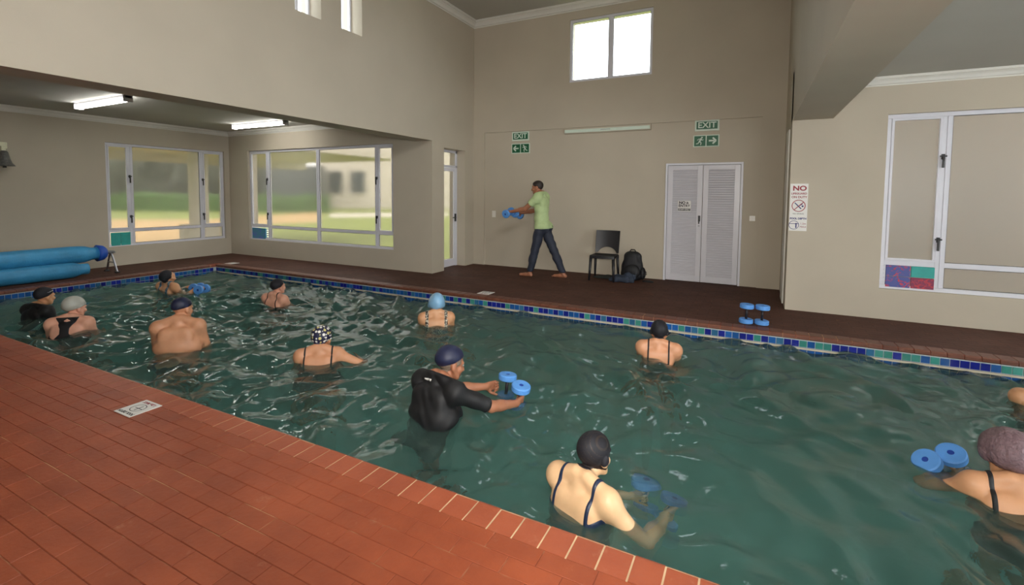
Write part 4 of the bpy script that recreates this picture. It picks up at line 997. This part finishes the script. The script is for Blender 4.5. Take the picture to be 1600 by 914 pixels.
# ------------------------------------------------------------------ people
def to_local(p, loc, az):
    d = np.array(p, float)-np.array(loc); c, s = math.cos(az), math.sin(az); return np.array([d[0]*c-d[1]*s, d[0]*s+d[1]*c, d[2]])
def vec_local(v, az): c, s = math.cos(az), math.sin(az); return np.array([v[0]*c-v[1]*s, v[0]*s+v[1]*c, v[2]])
R_ = math.radians
def person(label, pos, az, h, skin_, arms=None, grips=(), group='swimmers in the pool', **kw):
    f = Figure(h=h, **kw); loc = (pos[0], pos[1], PF if len(pos) < 3 else pos[2]); az = R_(az)
    for (q, c, ax, hd, hint) in grips: f.grip(q, to_local(c, loc, az), vec_local(ax, az), np.array(hd, float), hint)
    got = {g[0] for g in grips}
    for q in (-1, 1):
        if q in got: continue
        wr, hint = (arms or {}).get(q, ((q*.2, .36, .62*h), (.7, -.3, -.6))); el, w2 = f.arm(q, f.T(wr) if False else wr, hint); d = nrm(w2-el); f.hand(q, w2, d, (-q*.8, .0, -.5), grip=False)
    f.solve('person', loc, az, skin_); tag(f.o, label, 'person', group); return f
relax = {-1: ((-.26, .34, 1.0), (.8, -.2, -.4)), 1: ((.26, .34, 1.0), (.8, -.2, -.4))}
wide = lambda h, x=.15, y=.38, z=.60: {-1: ((-x, y, z*h), (.45, -.3, -1)), 1: ((x, y, z*h), (.45, -.3, -1))}

# 1 rash vest, far left
f = person('swimmer in a black rash vest and black cap at the far left', (-8.10, 2.58), -14, 1.64, SK_O, wide(1.655), head_yaw=R_(4), lean=.12, girth=1.1)
f.top(LYB, .006, 1.8, .48, name='rash_vest', fold=.002); f.cap(CAPB, .005, .012, .6)
mb = MB(); 
f.shell(.006-np.abs(f.hq[:, 2]-.055-.3*f.hq[:, 1])+np.where((f.hq[:, 0] > 0) & (f.hq[:, 1] > -.02) & (f.hq[:, 1] < .07), 0, -1), .0065, 'cap_stripe', FRAME, rim=.002)
# 2 grey cap, racer back
f = person('swimmer in a pale grey cap and black racer-back swimsuit', (-6.97, 2.50), -44, 1.64, SK_P, wide(1.685), head_yaw=R_(38), head_pitch=R_(-6), lean=.14, girth=1.22, shw=1.05)
f.suit(LYB, .70, 1.2, .10, .016, racer=True); f.cap(CAPG, .008, -.002, .5, bulge=lambda P, G: .016*np.clip(G/.05, 0, 1)*np.clip(.5-P[:, 1]*6, 0, 1)+.006*np.exp(-((G-.008)/.006)**2))
# 3 bare back man
f = person('bare-backed swimmer with a navy swim cap, seen from behind', (-5.31, 2.78), -44, 1.78, SK_T, wide(1.80, .17, .40, .56), female=False, girth=1.32, shw=1.16, lean=.16, head_yaw=R_(34), head_pitch=R_(-4))
f.cap(CAPN, .005, .015, .35); f.trousers(LYN, .006, .52, .75, name='swim_trunks')
# 4 head thrown back
db4 = ((-8.30, 4.70, -.115), (-8.09, 4.66, -.115))
f = person('swimmer in a dark cap with head tipped back near the far left pool corner', (-8.58, 4.40), -8, 1.59, SK_O, grips=((-1, db4[0], (.45, -.9, .1), (.1, 1, -.1), (.6, -.3, -.6)), (1, db4[1], (.45, -.9, .1), (.1, 1, -.1), (.6, -.3, -.6))), head_pitch=R_(32), girth=1.08)
f.suit(AQUA, .72, 1.1, .09, .022); f.cap(CAPB, .006, -.005, .5)
dumbbell(db4[0], (.45, -.9, .1), 'blue foam dumbbell in the left hand of the swimmer with head tipped back'); dumbbell(db4[1], (.45, -.9, .1), 'blue foam dumbbell in the right hand of the swimmer with head tipped back')
# 5 thin strap
f = person('swimmer in a black cap with thin black straps near the far left tiles', (-6.27, 4.66), -8, 1.585, SK_P, wide(1.585), head_yaw=R_(12), girth=1.05)
f.suit(LYB, .70, 1.2, .085, .008, taper=-.02); f.cap(CAPB, .005, .01, .6)
f.shell(.0035-np.abs(f.hq[:, 1]-.042+.15*f.hq[:, 2])+np.where((f.hq[:, 0] > .02) & (f.hq[:, 2] > .05), 0, -1), .0062, 'cap_stripe', CAPG, rim=.002)
# 6 dotted cap
f = person('swimmer in a navy cap with white and yellow dots', (-3.70, 3.20), -38, 1.57, SK_T, {-1: ((-.16, .38, .94), (.45, -.3, -1)), 1: ((.34, .30, 1.12), (.9, -.3, -.4))}, girth=1.24, shw=1.05, lean=.16, head_yaw=R_(10), hunch=.06)
f.suit(LYB, .715, 1.7, .125, .008); f.cap(DOTS, .009, -.01, .45, bulge=lambda P, G: .012*np.clip(G/.04, 0, 1))
# 7 pale blue cap
f = person('swimmer in a pale blue cap with black and white print straps', (-3.50, 4.86), -36, 1.60, SK_O, wide(1.60), girth=1.16, lean=.08, hunch=.06)
f.suit(ANIM, .735, .8, .118, .020); f.cap(CAPL, .010, -.035, .35, bulge=lambda P, G: .022*np.clip(G/.06, 0, 1)*(1+.35*np.sin(P[:, 0]*38+P[:, 2]*9)*np.clip(G/.1, 0, 1)))
# 8 black shirt
db8 = ((-1.80, 3.50, -.125), (-1.62, 3.37, -.125))
f = person('swimmer in a wet black t-shirt and navy cap holding dumbbells', (-2.07, 2.74), 12, 1.78, SK_D, grips=((-1, db8[0], (.05, .1, 1), (.2, 1, 0), (.6, -.2, -.7)), (1, db8[1], (.22, -.1, 1), (-.1, 1, 0), (.6, -.2, -.5))), girth=1.28, shw=1.1, lean=.26, hunch=.05, head_yaw=R_(24), head_pitch=R_(-4))
f.top(LYB, .012, .92, .47, name='t_shirt', fold=.0035); f.hair(GREYH, .005, -.035, .8, .055); f.cap(CAPN, .010, .018, .62, bulge=lambda P, G: .012*np.clip(G/.05, 0, 1)*np.clip(.6-P[:, 1]*5, 0, 1))
f.shell(np.minimum(.045-np.abs(f.tq[:, 0]+.05), .011-np.abs(f.tq[:, 2]-.832*1.78))+np.where(f.tq[:, 1] < 0, 0, -1), .0165, 'shirt_badge', WHITEP, rim=.003)
dumbbell(db8[0], (.05, .1, 1), 'upright blue foam dumbbell in the left hand of the swimmer in the black shirt'); dumbbell(db8[1], (.22, -.1, 1), 'upright blue foam dumbbell in the right hand of the swimmer in the black shirt')
# 9 nearest woman
db9 = ((-.50, 2.74, -.30), (-.36, 2.69, -.31))
f = person('nearest swimmer in a black cap and navy strap, back to the deck', (-.775, 2.34), 20, 1.60, SK_L, grips=((-1, db9[0], (-.1, .35, 1), (.3, 1, -.1), (.5, -.2, -.8)), (1, db9[1], (.2, .3, 1), (.1, 1, -.1), (.75, -.15, -1))), girth=1.2, shw=1.02, lean=.10, head_yaw=R_(0), head_pitch=R_(-6), voxel=.0075, hunch=.045)
f.suit(LYN, .725, 1.7, .108, .010); f.hair(DARKH, .004, -.065, .3, .02); f.cap(CAPB, .005, -.03, .42)
dumbbell(db9[0], (-.1, .35, 1), 'underwater blue dumbbell in the nearest swimmer\'s left hand'); dumbbell(db9[1], (.2, .3, 1), 'underwater blue dumbbell in the nearest swimmer\'s right hand')
# 10
f = person('swimmer in a black cap and thin black straps near the far deck dumbbells', (-.82, 5.02), -8, 1.585, SK_T, wide(1.585), girth=1.08, hunch=.05)
f.suit(LYB, .70, 1.2, .10, .008); f.cap(CAPB, .007, -.03, .4)
# 11 shower cap
db11 = ((1.06, 3.78, -.20), (1.17, 3.84, -.165))
f = person('swimmer in a mauve shower cap at the right edge', (1.33, 3.42), 2, 1.55, SK_O, grips=((-1, db11[1], (-.35, -.5, 1), (-.2, 1, -.1), (.7, -.2, -.4)),), arms={1: ((.3, .3, 1.0), (.7, -.2, -.5))}, girth=1.25, shw=1.08, lean=.22, head_pitch=R_(-10), head_yaw=R_(-8), voxel=.008)
f.suit(LYB, .715, 1.4, .115, .011); f.cap(CAPS, .012, -.035, .35, name='shower_cap', bulge=lambda P, G: np.clip(G/.045, 0, 1)**.6*(.036+.0015*np.sin(np.arctan2(P[:, 0], P[:, 1])*26)+.003*np.sin(P[:, 0]*90+P[:, 2]*40)*np.sin(P[:, 1]*70+P[:, 2]*55))+.004*np.sin(np.arctan2(P[:, 0], P[:, 1])*40)*np.exp(-G/.02), rim=.006)
dumbbell(db11[0], (-.55, -.45, .75), 'blue foam dumbbell floating at far right, nearer the middle of the pool'); dumbbell(db11[1], (-.35, -.5, 1), 'blue foam dumbbell held beside the mauve shower cap')
# 12 partly out of frame
f = person('bare shoulder of a swimmer cut off by the right edge', (2.13, 5.20), 30, 1.54, SK_O, wide(1.54), girth=1.15)
f.suit(LYB, .70, 1.2, .10, .008); f.cap(CAPB, .006, 0, .5)

# instructor on the far deck
LIME = fab('lime_shirt', srgb(182, 202, 148), .75, .06, .15); NAVT = fab('navy_trousers', srgb(38, 44, 60), .7, .12, .2)
IL = (-3.42, 8.02, 0.0); IA = -90.0
dbi = ((-4.03, 7.86, 1.16), (-3.99, 8.16, 1.12))
f = person('barefoot instructor in a lime t-shirt and dark trousers standing on the far deck', IL, IA, 1.79, SK_D, group=None,
           grips=((-1, dbi[0], (.15, 1, .25), (0, 1, 0), (.25, -.3, -1)), (1, dbi[1], (.1, 1, -.2), (0, 1, 0), (.25, -.3, -1))),
           female=False, girth=.98, shw=1.02, lean=.06, stance={-1: ((-.10, .24, 0), .06), 1: ((.08, -.36, 0), .04)}, voxel=.0075, head_yaw=R_(-12), head_pitch=R_(-6))
f.top(LIME, .020, .62, .485, name='t_shirt', fold=.003); f.trousers(NAVT, .016, .53, .085); f.hair(DARKH, .006, .0, .75, .06)
f.shell(np.where((f.V[:, 1] < -.1), .012-np.abs(f.V[:, 0]+.0), -1)+np.where((f.V[:, 2] > .12) & (f.V[:, 2] < .34), 0, -1), .02, 'reflective_strip', PALEG, rim=.003)
dumbbell(dbi[0], (.15, 1, .25), 'blue foam dumbbell in the instructor\'s nearer hand'); dumbbell(dbi[1], (.1, 1, -.2), 'blue foam dumbbell in the instructor\'s farther hand')

# ------------------------------------------------------------------ backpack and clothes
BAGM = fab('black_nylon', srgb(20, 21, 26), .6, .15, .3); CLOTH = fab('dusty_blue_cloth', srgb(44, 54, 70), .8, .15, .3); DKC = fab('dark_green_cloth', srgb(36, 38, 34), .8, .15, .3)
def blob(name, prims, m, h, parent=None, loc=(0, 0, 0), fold=0):
    pts = []
    for (c, r_, R, k) in prims: q = max(r_)+.03; pts += [np.array(c)-q, np.array(c)+q]
    pts = np.array(pts); lo = pts.min(0)-3*h; nn = np.ceil((pts.max(0)+3*h-lo)/h).astype(int)+1
    g = np.stack(np.meshgrid(*[lo[i]+h*np.arange(nn[i]) for i in range(3)], indexing='ij'), -1); D = np.full(nn, 1.0)
    for (c, r_, R, k) in prims: d = ell_d(g, c, r_, R); hh = np.clip(.5+.5*(D-d)/k, 0, 1); D = D*(1-hh)+d*hh-k*hh*(1-hh)
    D = np.maximum(D, .001-g[..., 2])
    if fold: D = D+fold*(np.sin(g[..., 0]*34+5*np.sin(g[..., 1]*13))+np.sin(g[..., 1]*41+g[..., 2]*23))
    V_, Q_ = surf_nets(D, lo, h); o = link(bpy.data.objects.new(name, np_mesh(name, V_, Q_, m)), parent); o.location = loc; return o
I3 = np.eye(3)
r = empty('backpack', (-1.88, 8.50, 0)); tag(r, 'black backpack leaning on the back wall beside the chair', 'bag')
blob('main_body', [((0, .02, .22), (.19, .12, .25), I3, .03), ((0, .03, .42), (.15, .09, .09), I3, .06), ((0, .0, .1), (.2, .13, .12), I3, .04)], BAGM, .012, r, fold=.003)
blob('front_pocket', [((.02, -.09, .16), (.14, .07, .13), I3, .03)], BAGM, .012, r, fold=.002)
blob('side_pocket', [((.19, -.02, .13), (.05, .07, .11), I3, .03)], BAGM, .012, r)
MB().tube([(-.06, .02, .49), (-.03, .02, .535), (.03, .02, .535), (.06, .02, .49)], .01, 8).build('carry_loop', BAGM, r, smooth=True)
MB().tube([(.2, -.06, .18), (.26, -.09, .17), (.27, -.10, .13), (.21, -.09, .12)], .008, 8).build('strap', BAGM, r, smooth=True)
o = blob('folded_clothes', [((0, 0, .04), (.20, .11, .075), I3, .03), ((.10, .04, .08), (.10, .07, .07), rz_(.5), .03), ((-.12, -.02, .03), (.12, .08, .05), I3, .03)], CLOTH, .010, None, (-1.98, 8.22, 0), .011)
tag(o, 'crumpled dusty blue clothing on the floor in front of the backpack', 'clothing')
o = blob('towel', [((0, 0, .01), (.20, .09, .045), I3, .03), ((.12, .02, .02), (.12, .07, .04), I3, .03)], DKC, .010, None, (-2.36, 8.42, 0), .005)
tag(o, 'dark crumpled towel on the floor under the chair', 'towel')
o = blob('sandal', [((0, 0, .01), (.10, .04, .025), I3, .02)], BAGM, .008, None, (-1.58, 8.38, 0)); tag(o, 'flat dark sandal lying to the right of the backpack', 'shoe')
